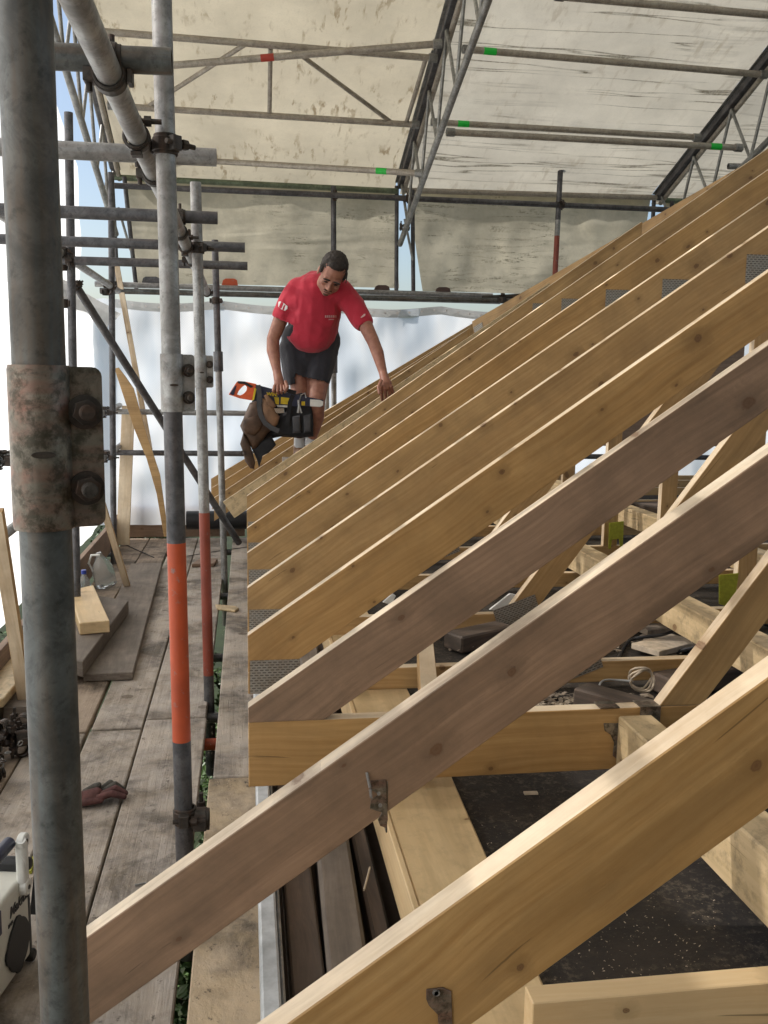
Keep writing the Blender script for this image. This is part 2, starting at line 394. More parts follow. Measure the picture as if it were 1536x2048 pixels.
def sheet(name, col, trans, stains='roof', alpha=0.):
    """thin translucent plastic: light from outside shines through it"""
    m = N(name); c = m.coord((1, 1, 1), rnd=False, world=True)
    cc = m.mix(m.ramp(m.noise(c, 1.6, 6, .65), [(.35, 0.), (.7, 1.)]), col, tuple(x * .76 for x in col))
    cc = m.mix(m.ramp(m.noise(c, 90, 3, .7), [(.5, 0.), (.75, .35)]), cc, tuple(x * .7 for x in col))
    if stains == 'lines':
        v = m.n('VectorMath', operation='MULTIPLY'); m.l(c, v.inputs[0]); v.inputs[1].default_value = (.30, 6.0, 6.0)
        n = m.noise(v.outputs[0], 1.2, 3, .5, .25)
        ln = m.ramp(m.math('ABSOLUTE', m.math('SUBTRACT', n, .5)), [(0., 1.), (.008, .85), (.020, 0.)])
        msk = m.ramp(m.noise(c, 1.1, 4, .6), [(.44, 0.), (.58, 1.)])
        br = m.ramp(m.noise(c, 42, 4, .7), [(.30, .45), (.6, 1.)])
        cc = m.mix(m.math('MULTIPLY', m.math('MULTIPLY', ln, msk), m.math('MULTIPLY', br, .92)), cc, (.10, .085, .05))
        soft = m.ramp(m.math('ABSOLUTE', m.math('SUBTRACT', n, .5)), [(0., .45), (.05, 0.)])
        cc = m.mix(m.math('MULTIPLY', soft, m.ramp(m.noise(c, 2.6, 6, .7), [(.45, 0.), (.65, 1.)])), cc, tuple(x*.45 for x in col))
    if stains in ('specks', 'lines'):
        v = m.n('VectorMath', operation='MULTIPLY'); m.l(c, v.inputs[0]); v.inputs[1].default_value = (17, 4.5, 4.5)
        n = m.noise(v.outputs[0], 1, 4, .65, .3)
        msk = m.ramp(m.noise(c, 2.6, 4, .6), [(.45, 0.), (.62, 1.)])
        k = .8 if stains == 'specks' else .3
        cc = m.mix(m.math('MULTIPLY', m.math('MULTIPLY', m.ramp(n, [(.53, 0.), (.63, 1.)]), msk), k), cc, (.26, .19, .10))
    if stains == 'skirt':
        v = m.n('VectorMath', operation='MULTIPLY'); m.l(c, v.inputs[0]); v.inputs[1].default_value = (.7, 1, 7)
        n = m.noise(v.outputs[0], 1.4, 5, .6, .5)
        ln = m.ramp(m.math('ABSOLUTE', m.math('SUBTRACT', n, .5)), [(0., 1.), (.03, 0.)])
        cc = m.mix(m.math('MULTIPLY', m.math('MULTIPLY', ln, m.ramp(m.noise(c, 1.9, 5, .65), [(.48, 0.), (.58, 1.)])), m.math('MULTIPLY', m.ramp(m.noise(c, 45, 4, .7), [(.4, .1), (.6, 1.)]), .85)), cc, (.09, .08, .05))
        cc = m.mix(m.ramp(m.noise(c, 3.2, 7, .7), [(.42, 0.), (.68, .7)]), cc, tuple(x*.6 for x in col))
    if stains == 'net':
        v = m.n('VectorMath', operation='MULTIPLY'); m.l(c, v.inputs[0]); v.inputs[1].default_value = (1.2, 1.2, .45)
        tint = m.n('TexNoise'); m.l(v.outputs[0], tint.inputs['Vector']); tint.inputs['Scale'].default_value = 2.2; tint.inputs['Detail'].default_value = 3
        hs = m.mix(m.ramp(tint.outputs['Fac'], [(.42, 0.), (.62, 1.)]), (.92, .92, .91), (.76, .82, .87))
        cc = m.mix(.85, cc, hs)
        ck = m.n('TexChecker'); m.l(c, ck.inputs['Vector']); ck.inputs['Scale'].default_value = 90
        cc = m.mix(m.math('MULTIPLY', ck.outputs['Fac'], .10), cc, (.5, .5, .5))
    d = m.n('BsdfDiffuse'); t = m.n('BsdfTranslucent'); m.l(cc, d.inputs[0]); m.l(cc, t.inputs[0])
    b = m.n('Bump'); b.inputs['Strength'].default_value = .35; b.inputs['Distance'].default_value = .01
    m.l(m.noise(c, 12, 6, .65, .4), b.inputs['Height']); m.l(b.outputs[0], d.inputs['Normal'])
    b2 = m.n('Bump'); b2.inputs['Strength'].default_value = 1; b2.inputs['Distance'].default_value = .007 if stains == 'net' else .03
    vv = m.n('VectorMath', operation='MULTIPLY'); m.l(c, vv.inputs[0]); vv.inputs[1].default_value = (2.6, 2.6, 1.0) if stains in ('net', None) else (.8, 4, 4)
    m.l(m.noise(vv.outputs[0], 1, 2, .4, 1.0), b2.inputs['Height']); m.l(b2.outputs[0], t.inputs['Normal'])
    mx = m.n('MixShader'); mx.inputs[0].default_value = trans; m.l(d.outputs[0], mx.inputs[1]); m.l(t.outputs[0], mx.inputs[2])
    last = mx
    if alpha:
        tr = m.n('BsdfTransparent'); last = m.n('MixShader'); last.inputs[0].default_value = alpha; m.l(mx.outputs[0], last.inputs[1]); m.l(tr.outputs[0], last.inputs[2])
    m.l(last.outputs[0], m.out.inputs[0])
sheet('roof_sheet', (.70, .655, .535), .33, 'lines')
sheet('roof_sheet_speck', (.70, .63, .47), .31, 'specks')
sheet('skirt_sheet', (.62, .57, .44), .42, 'skirt')
sheet('white_sheet', (.92, .93, .94), .94, 'net')
sheet('gable_sheet', (.90, .91, .92), .88, None, alpha=.32)
sheet('side_sheet', (.90, .91, .92), .85, 'net', alpha=.07)
sheet('hem', (.62, .62, .60), .3, None)
sheet('blocker_sheet', (.24, .21, .17), .04, None)  # nearly opaque, for the unseen sheet added to block rear light
m = N('clear_plastic'); p = m.pbr((.85, .9, .92), .12); p.inputs['Transmission Weight'].default_value = .85; p.inputs['IOR'].default_value = 1.2

# ------------------------------------------------------------------ generic builders
def beam(name, p0, p1, wd, dp, mat, parent=None, upv=Vector((0,0,1)), bevel=.0016, label=None, cat=None, group=None, kind=None):
    """timber with its own length axis: wd across, dp along upv"""
    M = frame(Vector(p0), Vector(p1), upv); L = (Vector(p1)-Vector(p0)).length
    b = MB().box((0, -wd/2, -dp/2), (L, wd/2, dp/2), M)
    return tag(b.build(name, MAT[mat], parent, M, bevel=bevel), label, cat, group, kind)
def prism_xz(name, pts, y0, y1, ang, mat, parent=None, bevel=.0013, **kw):
    """flat timber standing in an xz plane; pts (x,z rel. camera); local x along the grain"""
    ca, sa = math.cos(ang), math.sin(ang); c = pts[0]
    M = Matrix(((ca, 0, -sa, c[0]), (0, 1, 0, y0), (sa, 0, ca, c[1] + H), (0, 0, 0, 1)))
    b = MB(); n = len(pts)
    b.add([Vector((p[0], y0, p[1]+H)) for p in pts] + [Vector((p[0], y1, p[1]+H)) for p in pts],
          [list(range(n)), list(range(2*n-1, n-1, -1))] + [(i, i+n, (i+1)%n+n, (i+1)%n) for i in range(n)])
    return tag(b.build(name, MAT[mat], parent, M, bevel=bevel), **kw)
def pipe(name, p0, p1, mat='galv', r=.0242, label=None, cat='scaffold tube', group=None, parent=None, n=22, **kw):
    p0, p1 = Vector(p0), Vector(p1); M = frame(p0, p1)
    b = MB().tube(p0, p1, r, n)
    o = b.build(name, MAT[mat], parent, M, smooth=True)
    return tag(o, label, cat if label else None, group)
def post(p_top, p_bot, segs, label, group='upright scaffold posts', r=.0242, n=24):
    """segs: list of (t0, t1, material, part name) along the post from the top"""
    p_top, p_bot = Vector(p_top), Vector(p_bot)
    t = empty('scaffold_post', p_bot, label, 'scaffold post', group)
    for a, b, mt, nm in segs:
        pipe(nm, p_top.lerp(p_bot, a), p_top.lerp(p_bot, b), mt, r, parent=t, n=n)
    return t
def sleeve(parent, p, axis, side, front, s=1.0, mat='sleeve_steel', L=.145):
    """pressed steel sleeve coupler: band, bolted flange, nuts"""
    p = Vector(p); z = Vector(axis).normalized(); x = (Vector(side) - z*Vector(side).dot(z)).normalized(); y = z.cross(x)
    if y.dot(Vector(front)) < 0: y = -y
    M = Matrix.Identity(4)
    for i in range(3): M[i][0] = x[i]; M[i][1] = y[i]; M[i][2] = z[i]; M[i][3] = p[i]
    b = MB(); R = .0275; n = 28; ro = []
    for k, (zz, rr) in enumerate(((-L/2, R-.003), (-L/2, R), (-L/2+.004, R+.001), (L/2-.004, R+.001), (L/2, R), (L/2, R-.003))):
        ro.append([M @ Vector((rr*math.cos(2*math.pi*i/n), rr*math.sin(2*math.pi*i/n), zz)) for i in range(n)])
    fs = [(k*n+i, k*n+(i+1)%n, (k+1)*n+(i+1)%n, (k+1)*n+i) for k in range(5) for i in range(n)]
    b.add([v for q in ro for v in q], fs)
    sl = b.build('sleeve_coupler', MAT[mat], parent, M, smooth=True)
    # flange: rounded plate to the side
    pts = []; x1 = R + .028; rc = .009
    for cx_, cz_, a0 in ((x1-rc, L/2-rc-.001, 90), (x1-rc, -L/2+rc+.001, 0)):
        for k in range(5):
            a = math.radians(a0 - k*22.5); pts.append((cx_+rc*math.cos(a), cz_+rc*math.sin(a)))
    pts = [(.018, L/2-.001)] + pts + [(.018, -L/2+.001)]
    f = MB()
    f.prism(pts, .0075, .0115, M); f.prism([(a, c) for a, c in pts], .0015, .0055, M)
    f.build('flange', MAT[mat], sl, M)
    for zc in (L*.22, -L*.25):
        bb = MB()
        for y0, y1, rr, nn in ((.0115, .0155, .0165, 24), (.0155, .026, .0125, 6), (.026, .040, .0065, 14)):
            bb.prism([(R+.011+rr*math.cos(2*math.pi*i/nn+.3), zc+rr*math.sin(2*math.pi*i/nn+.3)) for i in range(nn)], y0, y1, M)
        bb.prism([(R+.011+.015*math.cos(2*math.pi*i/20), zc+.015*math.sin(2*math.pi*i/20)) for i in range(20)], -.012, .0015, M)
        for k_ in range(6):
            y_ = .0268 + k_*.0022; bb.prism([(R+.011+.0074*math.cos(2*math.pi*i/14), zc+.0074*math.sin(2*math.pi*i/14)) for i in range(14)], y_, y_+.0011, M)
        bb.build('bolt', MAT['fitting'], sl, M, bevel=.0004)
    s_ = MB(); s_.prism([(-.001+.011*math.cos(2*math.pi*i/20)-.0, -.005+.0032*math.sin(2*math.pi*i/20)) for i in range(20)], R-.0012, R+.0016, M)
    s_.build('slot_hole', MAT['fitting'], sl, M)
    return sl
COUP = [0]
def coupler(p1, a1, p2, a2, label, r=.0242, mat='fitting', bolt=None):
    """right-angle or swivel fitting joining a tube through p1 (axis a1) and one through p2 (axis a2)"""
    p1, p2 = Vector(p1), Vector(p2); a1 = Vector(a1).normalized(); a2 = Vector(a2).normalized()
    t = empty('scaffold_coupler', (p1+p2)/2, label, 'scaffold coupler', 'scaffold couplers')
    d = (p2-p1)
    if d.length < 1e-4: d = a1.cross(a2)
    d.normalize()
    for p, a, s in ((p1, a1, 1), (p2, a2, -1)):
        b = MB(); M = frame(p, p + a, d if abs(a.dot(d)) < .9 else Vector((0,0,1)))
        n = 20
        for x0, x1, R in ((-.024, .024, .0295), (-.016, .016, .0325)):
            rr = []
            for xx, r_ in ((x0, r+.0008), (x0, R), (x1, R), (x1, r+.0008)):
                rr.append([M @ Vector((xx, r_*math.cos(2*math.pi*i/n), r_*math.sin(2*math.pi*i/n))) for i in range(n)])
            b.add([v for q in rr for v in q], [(k*n+i, k*n+(i+1)%n, (k+1)*n+(i+1)%n, (k+1)*n+i) for k in range(3) for i in range(n)])
        for sgn in (1, -1):
            b.box((-.017, sgn*.027 - .006, -.014), (.017, sgn*.045 + .002, .012), M)
        b.build('clamp_band', MAT[mat], t, M, bevel=.0015)
        bb = MB(); q0 = M @ Vector((0, .038, -.03)); q1 = M @ Vector((0, .038, .058))
        if bolt is not None: q1 = M @ Vector((0, .038, .058)); 
        bb.tube(q0, q1, .0062, 10, hollow=False)
        dd = (q1-q0).normalized(); bb.tube(q1 - dd*.04, q1 - dd*.024, .0125, 6, hollow=False)
        bb.build('bolt', MAT[mat], t, M)
    return t
def pxpoly(name, pts, Y, th, mat, parent=None, bevel=.002, Yend=None, **kw):
    """real-size flat piece with thickness th; outline given by sight lines at depth Y"""
    n = len(pts); Ys = Y if isinstance(Y, (list, tuple)) else [Y]*n
    f = [at(p[0], p[1], y) for p, y in zip(pts, Ys)]
    b = MB(); b.add(f + [v + Vector((0, th, 0)) for v in f], [list(range(n)), list(range(2*n-1, n-1, -1))] + [(i, i+n, (i+1)%n+n, (i+1)%n) for i in range(n)])
    return tag(b.build(name, MAT[mat] if isinstance(mat, str) else mat, parent, bevel=bevel), **kw)

# ================================================================== SETTING
b = MB(); b.add([(-150,-150,-2.6),(150,-150,-2.6),(150,150,-2.6),(-150,150,-2.6)], [(0,1,2,3)])
tag(b.build('ground', MAT['soil']), kind='structure')
m = N('leaf'); oi = m.noise(m.coord((1,1,1), rnd=False, world=True), 9, 3)
m.pbr(m.mix(m.ramp(oi, [(.35, 0.), (.65, 1.)]), (.018, .04, .01), (.07, .13, .03)), .5)
def shrub(c, rx, ry, rz, n, label):
    t = empty('shrub', (c[0], c[1], -2.6), label, 'shrub', 'garden shrubs below the scaffold')
    s = MB()
    for k in range(5):
        e = Vector((c[0]+random.uniform(-rx, rx)*.5, c[1]+random.uniform(-ry, ry)*.5, c[2]+rz*.3))
        s.path([(c[0]+random.uniform(-.05,.05), c[1]+random.uniform(-.05,.05), -2.6), Vector(c)*.5+e*.5-Vector((0,0,.3)), e], [.02, .014, .006], 6)
    s.build('stem', MAT['old_timber'], t, smooth=True)
    s = MB()
    for k in range(n):
        d = Vector((random.gauss(0,1), random.gauss(0,1), random.gauss(0,1))).normalized()*random.uniform(.45, 1)
        q = Vector((c[0]+d.x*rx, c[1]+d.y*ry, c[2]+d.z*rz)) + mnoise.noise_vector(Vector(c)+d*3)*.12
        M = Matrix.Translation(q) @ Matrix.Rotation(random.uniform(0,6.3), 4, 'Z') @ Matrix.Rotation(random.uniform(-1,1), 4, 'X')
        l = random.uniform(.018, .04)
        s.add([M @ Vector(v) for v in ((0,0,0),(l*.5,l*.6,.003),(0,l*1.7,0),(-l*.5,l*.6,.003))], [(0,1,2,3)])
    s.build('foliage', MAT['leaf'], t)
shrub((-.10, 3.1, -.75), .30, 1.2, .42, 3800, 'leafy garden shrub seen through the gap beside the near orange post')
shrub((-.10, 6.2, -1.0), .3, 1.5, .55, 3000, 'shrub seen through the slot between deck boards further back')
shrub((-1.75, 5.0, -.35), .38, 1.6, .40, 4200, 'dark green shrub showing under the left sheeting')
shrub((-1.05, 9.9, -.05), .6, .45, .33, 3200, 'bright green shrub peeking past the far corner toe board')

# ------------------------------------------------------------------ temporary roof
RK, RZ, RY = .375, 1.70, 8.55
def rz(y): return RZ + RK*(RY - y)
RIDGE = 2.4
def grid(name, fn, nu, nv, mat, **kw):
    vs = [fn(i/nu, j/nv) for j in range(nv+1) for i in range(nu+1)]
    fs = [(j*(nu+1)+i, j*(nu+1)+i+1, (j+1)*(nu+1)+i+1, (j+1)*(nu+1)+i) for j in range(nv) for i in range(nu)]
    b = MB(); b.add(vs, fs); o = b.build(name, MAT[mat]); o.data.polygons.foreach_set('use_smooth', [True]*len(o.data.polygons))
    return tag(o, **kw)
FR = (-1.10, 1.38, 3.82, 6.28)
def sheetfn(x0, x1, y0, y1, sag=.05):
    def f(u, v):
        x = x0 + (x1-x0)*u; y = y0 + (y1-y0)*v
        z = rz(y) + .05 + sag*math.sin(math.pi*u)*(.6+.4*math.sin(y*3.3))*-.35
        z += .030*mnoise.noise(Vector((x*.7, y*3.4, x0))) + .012*mnoise.noise(Vector((x*2.2, y*7, 3)))
        return V(x, y, z)
    return f
names = ['speckled cream roof sheet over the left bay with drip stains', 'cream roof sheet with dark mould streaks over the middle bay', 'cream roof sheet over the right bay behind the rafters']
for k in range(3):
    grid('roof_sheet', sheetfn(FR[k]+.03, FR[k+1]-.03, RY+.20, RIDGE), 50, 70, 'roof_sheet_speck' if k == 0 else 'roof_sheet', label=names[k], cat='roof sheet', group='roof sheets of the scaffold shelter')
# rear slope of the shelter roof (behind the camera); added dark sheet behind it blocks light
grid('roof_sheet', lambda u, v: V(FR[0] + u*(FR[3]-FR[0]), RIDGE - v*6.0, rz(RIDGE)+.05 - v*6.0*RK), 20, 20, 'roof_sheet', label='cream roof sheet on the slope behind the camera', cat='roof sheet', group='roof sheets of the scaffold shelter')
grid('rear_light_blocker', lambda u, v: V(-1.4 + u*8.2, RIDGE-6.0 + .05*math.sin(u*40), rz(RIDGE)-6*RK - v*4.0), 60, 10, 'blocker_sheet', label='added brown sheet behind the camera that blocks light from the rear', cat='light blocker')
# skirts hanging from the eaves between the frames
def skirtfn(xa0, xa1, xb0, xb1, zb0, zb1):
    def f(u, v):
        zt = RZ + .0; zb = zb0 + (zb1-zb0)*u
        x = (xa0+(xb0-xa0)*v)*(1-u) + (xa1+(xb1-xa1)*v)*u
        z = zt + (zb-zt)*v
        y = 8.66 + .05*v + .035*mnoise.noise(Vector((x*1.6, z*2.0, 5))) + .015*mnoise.noise(Vector((x*6, z*4, 9)))
        return V(x, y, z)
    return f
sk = ['stained cream skirt sheet hanging at the left behind the man', 'stained cream skirt sheet hanging right of the white gap', 'cream skirt sheet of the right bay behind the rafters']
grid('skirt_sheet', skirtfn(-1.02, at(789, 395, 8.68).x, -.98, at(799, 570, 8.70).x, .80, .82), 60, 30, 'skirt_sheet', label=sk[0], cat='skirt sheet', group='skirt sheets under the eaves')
grid('skirt_sheet', skirtfn(at(815, 395, 8.68).x, 3.80, at(846, 572, 8.70).x, 3.72, .80, .80), 60, 30, 'skirt_sheet', label=sk[1], cat='skirt sheet', group='skirt sheets under the eaves')
grid('skirt_sheet', skirtfn(3.95, 6.2, 3.98, 6.2, .8, .8), 40, 20, 'skirt_sheet', label=sk[2], cat='skirt sheet', group='skirt sheets under the eaves')
# white debris sheeting: far wall, left wall, gable above it
def scal(x): return .665 - .04*abs(math.sin((x+1.25)*math.pi/1.02))
o = grid('debris_sheet', lambda u, v: V(-1.42 + u*6.84, 8.78 + .05*mnoise.noise(Vector((u*14, v*2.2, 1))) + .02*mnoise.noise(Vector((u*45, v*7, 4))) + .05*(v-.5)**2, (scal(-1.42+u*6.84))*(1-v) + (-1.40)*v), 90, 40, 'white_sheet', label='white translucent sheeting across the far end, hung from the double tube', cat='debris sheet')
hem = grid('hem', lambda u, v: V(-1.18 + u*6.6, 8.775 + .05*mnoise.noise(Vector((u*14, 0, 1))) + .02*mnoise.noise(Vector((u*45, 0, 4))), scal(-1.18+u*6.6) - .075*v + .004), 90, 1, 'hem')
hem.parent = o; hem.matrix_basis = WM[o].inverted() @ WM[hem]
for k in range(56):
    x = -1.12 + k*.115
    g = MB(); c = V(x, 8.765 + .05*mnoise.noise(Vector(((x+1.18)/6.6*14, 0, 1))), scal(x)-.03)
    g.prism([(c.x+.010*math.cos(i*.785), c.z+.010*math.sin(i*.785)) for i in range(8)], c.y-.012, c.y-.009)
    if k < 50:
        q = g.build('grommet', MAT['white_mark'], o)
grid('debris_sheet', lambda u, v: V(-1.36 + .06*mnoise.noise(Vector((u*12, v*2, 7))) + .025*mnoise.noise(Vector((u*40, v*6, 2))), -3.0 + u*11.82, .66*(1-v) + (-1.38 + .05*math.sin(u*25))*v), 110, 30, 'side_sheet', label='white sheeting along the left side of the scaffold walkway', cat='debris sheet')
grid('gable_sheet', lambda u, v: V(-1.42 + .04*mnoise.noise(Vector((u*9, v*3, 8))), -3.6 + u*12.2, .55*(1-v) + (rz(max(-3.6+u*12.2, RIDGE))+.07 - RK*max(0, RIDGE-(-3.6+u*12.2)))*v), 80, 20, 'gable_sheet', label='bright white gable sheet at the upper left of the shelter', cat='gable sheet')
# crumpled band hanging between the two on the left corner
grid('debris_sheet', lambda u, v: V(-1.22+.22*u*(1-v)*.6+.03*mnoise.noise(Vector((u*5, v*9, 3))), 6.5+2.1*u, .62 - .10*u - (.13+.02*math.sin(u*9))*v), 24, 8, 'hem', label='loose grey hem of sheeting drooping in the far left corner', cat='sheet hem')

# lattice frames of the shelter roof
def lattice(x, Yt, label, leg=True):
    t = empty('lattice_frame', V(x, 8.55, RZ-1), label, 'roof frame', 'lattice frames of the shelter roof')
    # keder beam: dark channel
    a, b_ = V(x, Yt, rz(Yt)), V(x, 8.55, RZ); M = frame(a, b_, Vector((0, 0, 1))); L = (b_-a).length
    q = MB(); q.box((0, -.024, -.032), (L, .024, .03), M)
    q.build('keder_beam', MAT['galv_dark'], t, M, bevel=.004)
    q = MB(); q.box((0, -.045, .031), (L, -.010, .036), M); q.box((0, .010, .031), (L, .045, .036), M)
    q.build('keder_track', MAT['alloy'], t, M)
    q = MB(); q.tube(a + Vector((0.034, 0, -.05)), b_ + Vector((.034, 0, -.05)), .021, 14); q.build('upper_chord', MAT['alloy_warm'], t, frame(a, b_), smooth=True)
    lz = lambda y: 1.22 + .318*(8.39-y)
    c, d = V(x, Yt, lz(Yt)), V(x, 8.50, lz(8.50)); pipe('lower_chord', c, d, 'alloy', .0242, parent=t)
    y = Yt + .05; k = 0
    while y < 8.25:
        y2 = min(y + (.26 if k % 2 == 0 else .34), 8.45)
        p0 = V(x, y, rz(y)-.05) if k % 2 == 0 else V(x, y, lz(y)); p1 = V(x, y2, lz(y2)) if k % 2 == 0 else V(x, y2, rz(y2)-.05)
        w_ = MB(); w_.tube(p0, p1, .0125, 10, hollow=False); w_.build('lattice_web', MAT['alloy'], t, frame(p0, p1), smooth=True)
        y = y2; k += 1
    if leg:
        pipe('leg_tube', V(x-.03, 8.55, RZ), V(x-.01, 8.60, .72), 'galv_dark', .019, parent=t)
        pipe('leg_tube', V(x+.09, 8.42, RZ-.05), V(x+.15, 8.60, .72), 'galv_dark', .019, parent=t)
        pipe('leg_brace', V(x+.03, 8.45, RZ-.30), V(x+.12, 8.50, RZ-.65), 'alloy', .011, parent=t)
    return t
lattice(FR[0], 2.4, 'aluminium lattice frame against the white gable at the far left')
lattice(FR[1], 2.4, 'aluminium lattice frame rising between the left and middle roof sheets')
lattice(FR[2], 2.4, 'aluminium lattice frame at the right, partly hidden by the rafters')
lattice(FR[3], 2.4, 'outermost lattice frame beyond the right bay', False)

RG = 'purlin tubes between the roof frames'
def purlin(p0, p1, label, mat='alloy_warm', band=None, r=.0235):
    p0, p1 = Vector(p0), Vector(p1)
    o = pipe('roof_purlin', p0, p1, mat, r, label=label, cat='roof tube', group=RG)
    if band:
        t, mt = band; c = p0.lerp(p1, t); d = (p1-p0).normalized()*.045
        q = MB(); q.tube(c-d, c+d, r+.001, 22, hollow=False); q.build('tape_band', MAT[mt], o, frame(c-d, c+d), smooth=True)
    for e, s in ((p0, 1), (p1, -1)):
        d = (p1-p0).normalized()*s; q = MB(); q.tube(e, e+d*.06, r+.008, 8, hollow=False); q.build('end_clip', MAT['alloy'], o, frame(e, e+d), bevel=.002)
    return o
B, C = FR[1], FR[2]
def rpl(px, py, off=-.12, x=None):
    r = ray(px, py); t = (RZ + off + RK*RY)/(r[2] + RK*r[1]); return up(r*t)
def low(px, py, x, dz=0): return atx(px, py, x) + Vector((0, 0, dz))
purlin(rpl(925, 98), rpl(1534, 150), 'roof tube with green tape near the top of the middle bay', band=(.085, 'green_tape'))
purlin(rpl(862, 244), rpl(1400, 275), 'roof tube with green tape, upper of the close pair in the middle bay', band=(.115, 'green_tape'))
purlin(low(893, 264, B+.06), low(1484, 296, C-.05), 'lower tube of the close pair, green tape at its right end', band=(.905, 'green_tape'))
purlin(rpl(1110, -8), rpl(1560, 32), 'roof tube crossing the top right corner of the view')
purlin(rpl(190, 62), rpl(874, 117), 'upper rail of the left bay roof bracing')
purlin(rpl(215, 211), rpl(838, 250), 'lower rail of the left bay roof bracing')
a = rpl(230, 140, -.30); purlin(a, rpl(884, 87, -.18), 'tube with red tape crossing in front of the left bay bracing', band=(.465, 'red_tape'))
purlin(low(250, 312, -1.03), low(846, 347, B-.01), 'lowest tube of the left bay with green tape near the frame', band=(.875, 'green_tape'))
rp = lambda px, py: rpl(px, py, -.10)
for (a, b_), l in zip((((541, 96), (539, 230)), ((585, 98), (786, 247)), ((488, 90), (290, 217)), ((852, 116), (812, 247))),
                      ('short upright in the middle of the left bay roof bracing', 'long diagonal falling right in the left bay roof bracing', 'diagonal falling left in the left bay roof bracing', 'end strut of the left bay bracing beside the frame')):
    pipe('roof_brace', rp(*a), rp(*b_), 'alloy_warm', .0165, label=l, cat='roof brace', group='bracing of the left roof bay')
# eaves: purlin under the sheet and ledger below it
pipe('eaves_purlin', V(-1.12, 8.50, 1.655), V(B-.03, 8.50, 1.645), 'alloy_green', .0242, label='green tinted eaves tube at the foot of the left roof sheet', cat='eaves tube', group='eaves tubes')
pipe('eaves_purlin', V(B+.05, 8.50, 1.655), V(C-.03, 8.50, 1.69), 'alloy_warm', .0242, label='pale eaves tube at the foot of the middle roof sheet', cat='eaves tube', group='eaves tubes')
pipe('eaves_purlin', V(C+.05, 8.50, 1.67), V(6.2, 8.50, 1.67), 'alloy_green', .0242, label='eaves tube of the right bay behind the lattice', cat='eaves tube', group='eaves tubes')
pipe('ledger_tube', V(-1.15, 8.28, 1.545), V(6.0, 8.28, 1.545), 'galv_dark', .0242, label='dark ledger tube running the whole width just below the eaves', group='ledgers')
pipe('roof_purlin', V(C+.03, 7.3, 1.72), V(6.2, 7.3, 1.78), 'galv', .0242, label='tube behind the right lattice frame', cat='roof tube', group=RG)

# ------------------------------------------------------------------ scaffold tubes
TX = (0, 1, 0)
# inner row of uprights
p1t, p1b = V(-.1945, .92, 1.1), V(-.1895, .92, -1.53)
sl1 = .5*(740+1050)
zc1 = at(110, 895, .92).z - H
P1 = post(p1t, p1b, [(0, (1.1-zc1)/2.63, 'galv_worn', 'upper_tube'), ((1.1-zc1)/2.63, 1, 'galv_worn', 'lower_tube')], 'large dark steel post in the left foreground with a rusty bolted sleeve', n=48)
sleeve(P1, V(-.1928, .92, zc1), (0, 0, 1), (1, .30, 0), (.3, -1, 0), L=.155)
a, b_ = V(-.199, 2.42, 1.5), V(-.171, 2.42, -1.60)
def tpx(py, X=None, Y=2.42, top=1.5, bot=-1.60, px=350): return (top - (at(px, py, Y).z - H))/(top-bot)
P2 = post(a, b_, [(0, tpx(765), 'galv', 'upper_tube'), (tpx(765), tpx(1085), 'galv_dark', 'lower_tube'), (tpx(1085), tpx(1481), 'orange_paint', 'orange_band'), (tpx(1481), 1, 'galv_dark', 'foot_tube')], 'steel post with a bright orange band, second from the camera', n=36)
t = tpx(766); sleeve(P2, a.lerp(b_, t), (0, 0, 1), (1, .3, 0), (.3, -1, 0), mat='galv')
a, b_ = V(-.213, 4.3, at(393, 365, 4.3).z-H), V(-.178, 4.3, -1.9)
f = lambda py: (a.z - at(405, py, 4.3).z)/(a.z-b_.z)
P3 = post(a, b_, [(0, f(745), 'galv', 'upper_tube'), (f(745), f(1025), 'galv', 'lower_tube'), (f(1025), f(1350), 'red_paint', 'orange_band'), (f(1350), 1, 'galv_dark', 'foot_tube')], 'steel post with a faded red lower part, third from the camera', n=28)
sleeve(P3, a.lerp(b_, f(743)), (0, 0, 1), (1, .3, 0), (.3, -1, 0), mat='galv')
a, b_ = V(-.216, 7.0, at(430, 480, 7.0).z-H), V(-.165, 7.0, -1.9)
f = lambda py: (a.z - at(437, py, 7.0).z)/(a.z-b_.z)
P4 = post(a, b_, [(0, f(722), 'galv_dark', 'upper_tube'), (f(722), 1, 'galv', 'lower_tube')], 'thin post with a dark joint collar, fourth and farthest of the inner row', n=20)
q = MB(); q.tube(a.lerp(b_, f(703)), a.lerp(b_, f(743)), .036, 8, hollow=False); q.build('joint_collar', MAT['galv_dark'], P4, bevel=.004)
# outer row
a = at(137, 225, 5.65); b_ = V(-1.02, 5.65, -1.6)
post(a, b_, [(0, 1, 'galv_dark', 'tube')], 'dark outer post standing clear of the white sheeting at the left', n=18)
a = at(222, 345, 7.6); b_ = V(-1.07, 7.6, -1.6)
post(a, b_, [(0, 1, 'galv_dark', 'tube')], 'dark outer post near the far left corner beside the leaning boards', n=18)
post(V(-1.08, 1.2, 1.2), V(-1.05, 1.2, -1.6), [(0, 1, 'galv_dark', 'tube')], 'outer post outside the view beside the camera', n=18)
a = at(667, 372, 8.38); b_ = V(a.x+.03, 8.38, -1.6)
f = lambda py: (a.z - at(672, py, 8.38).z)/(a.z-b_.z)
PM = post(a, b_, [(0, f(728), 'galv_dark', 'upper_tube'), (f(728), 1, 'galv', 'lower_tube')], 'far post rising straight behind the head of the man', n=18)
q = MB(); q.tube(a.lerp(b_, f(708)), a.lerp(b_, f(746)), .034, 8, hollow=False); q.build('joint_collar', MAT['galv_dark'], PM, bevel=.004)
pipe('prop_tube', at(653, 700, 8.30), V(at(655, 800, 8.3).x, 8.3, -1.5), 'galv', .0242, label='short tube beside the far post behind the legs of the man')
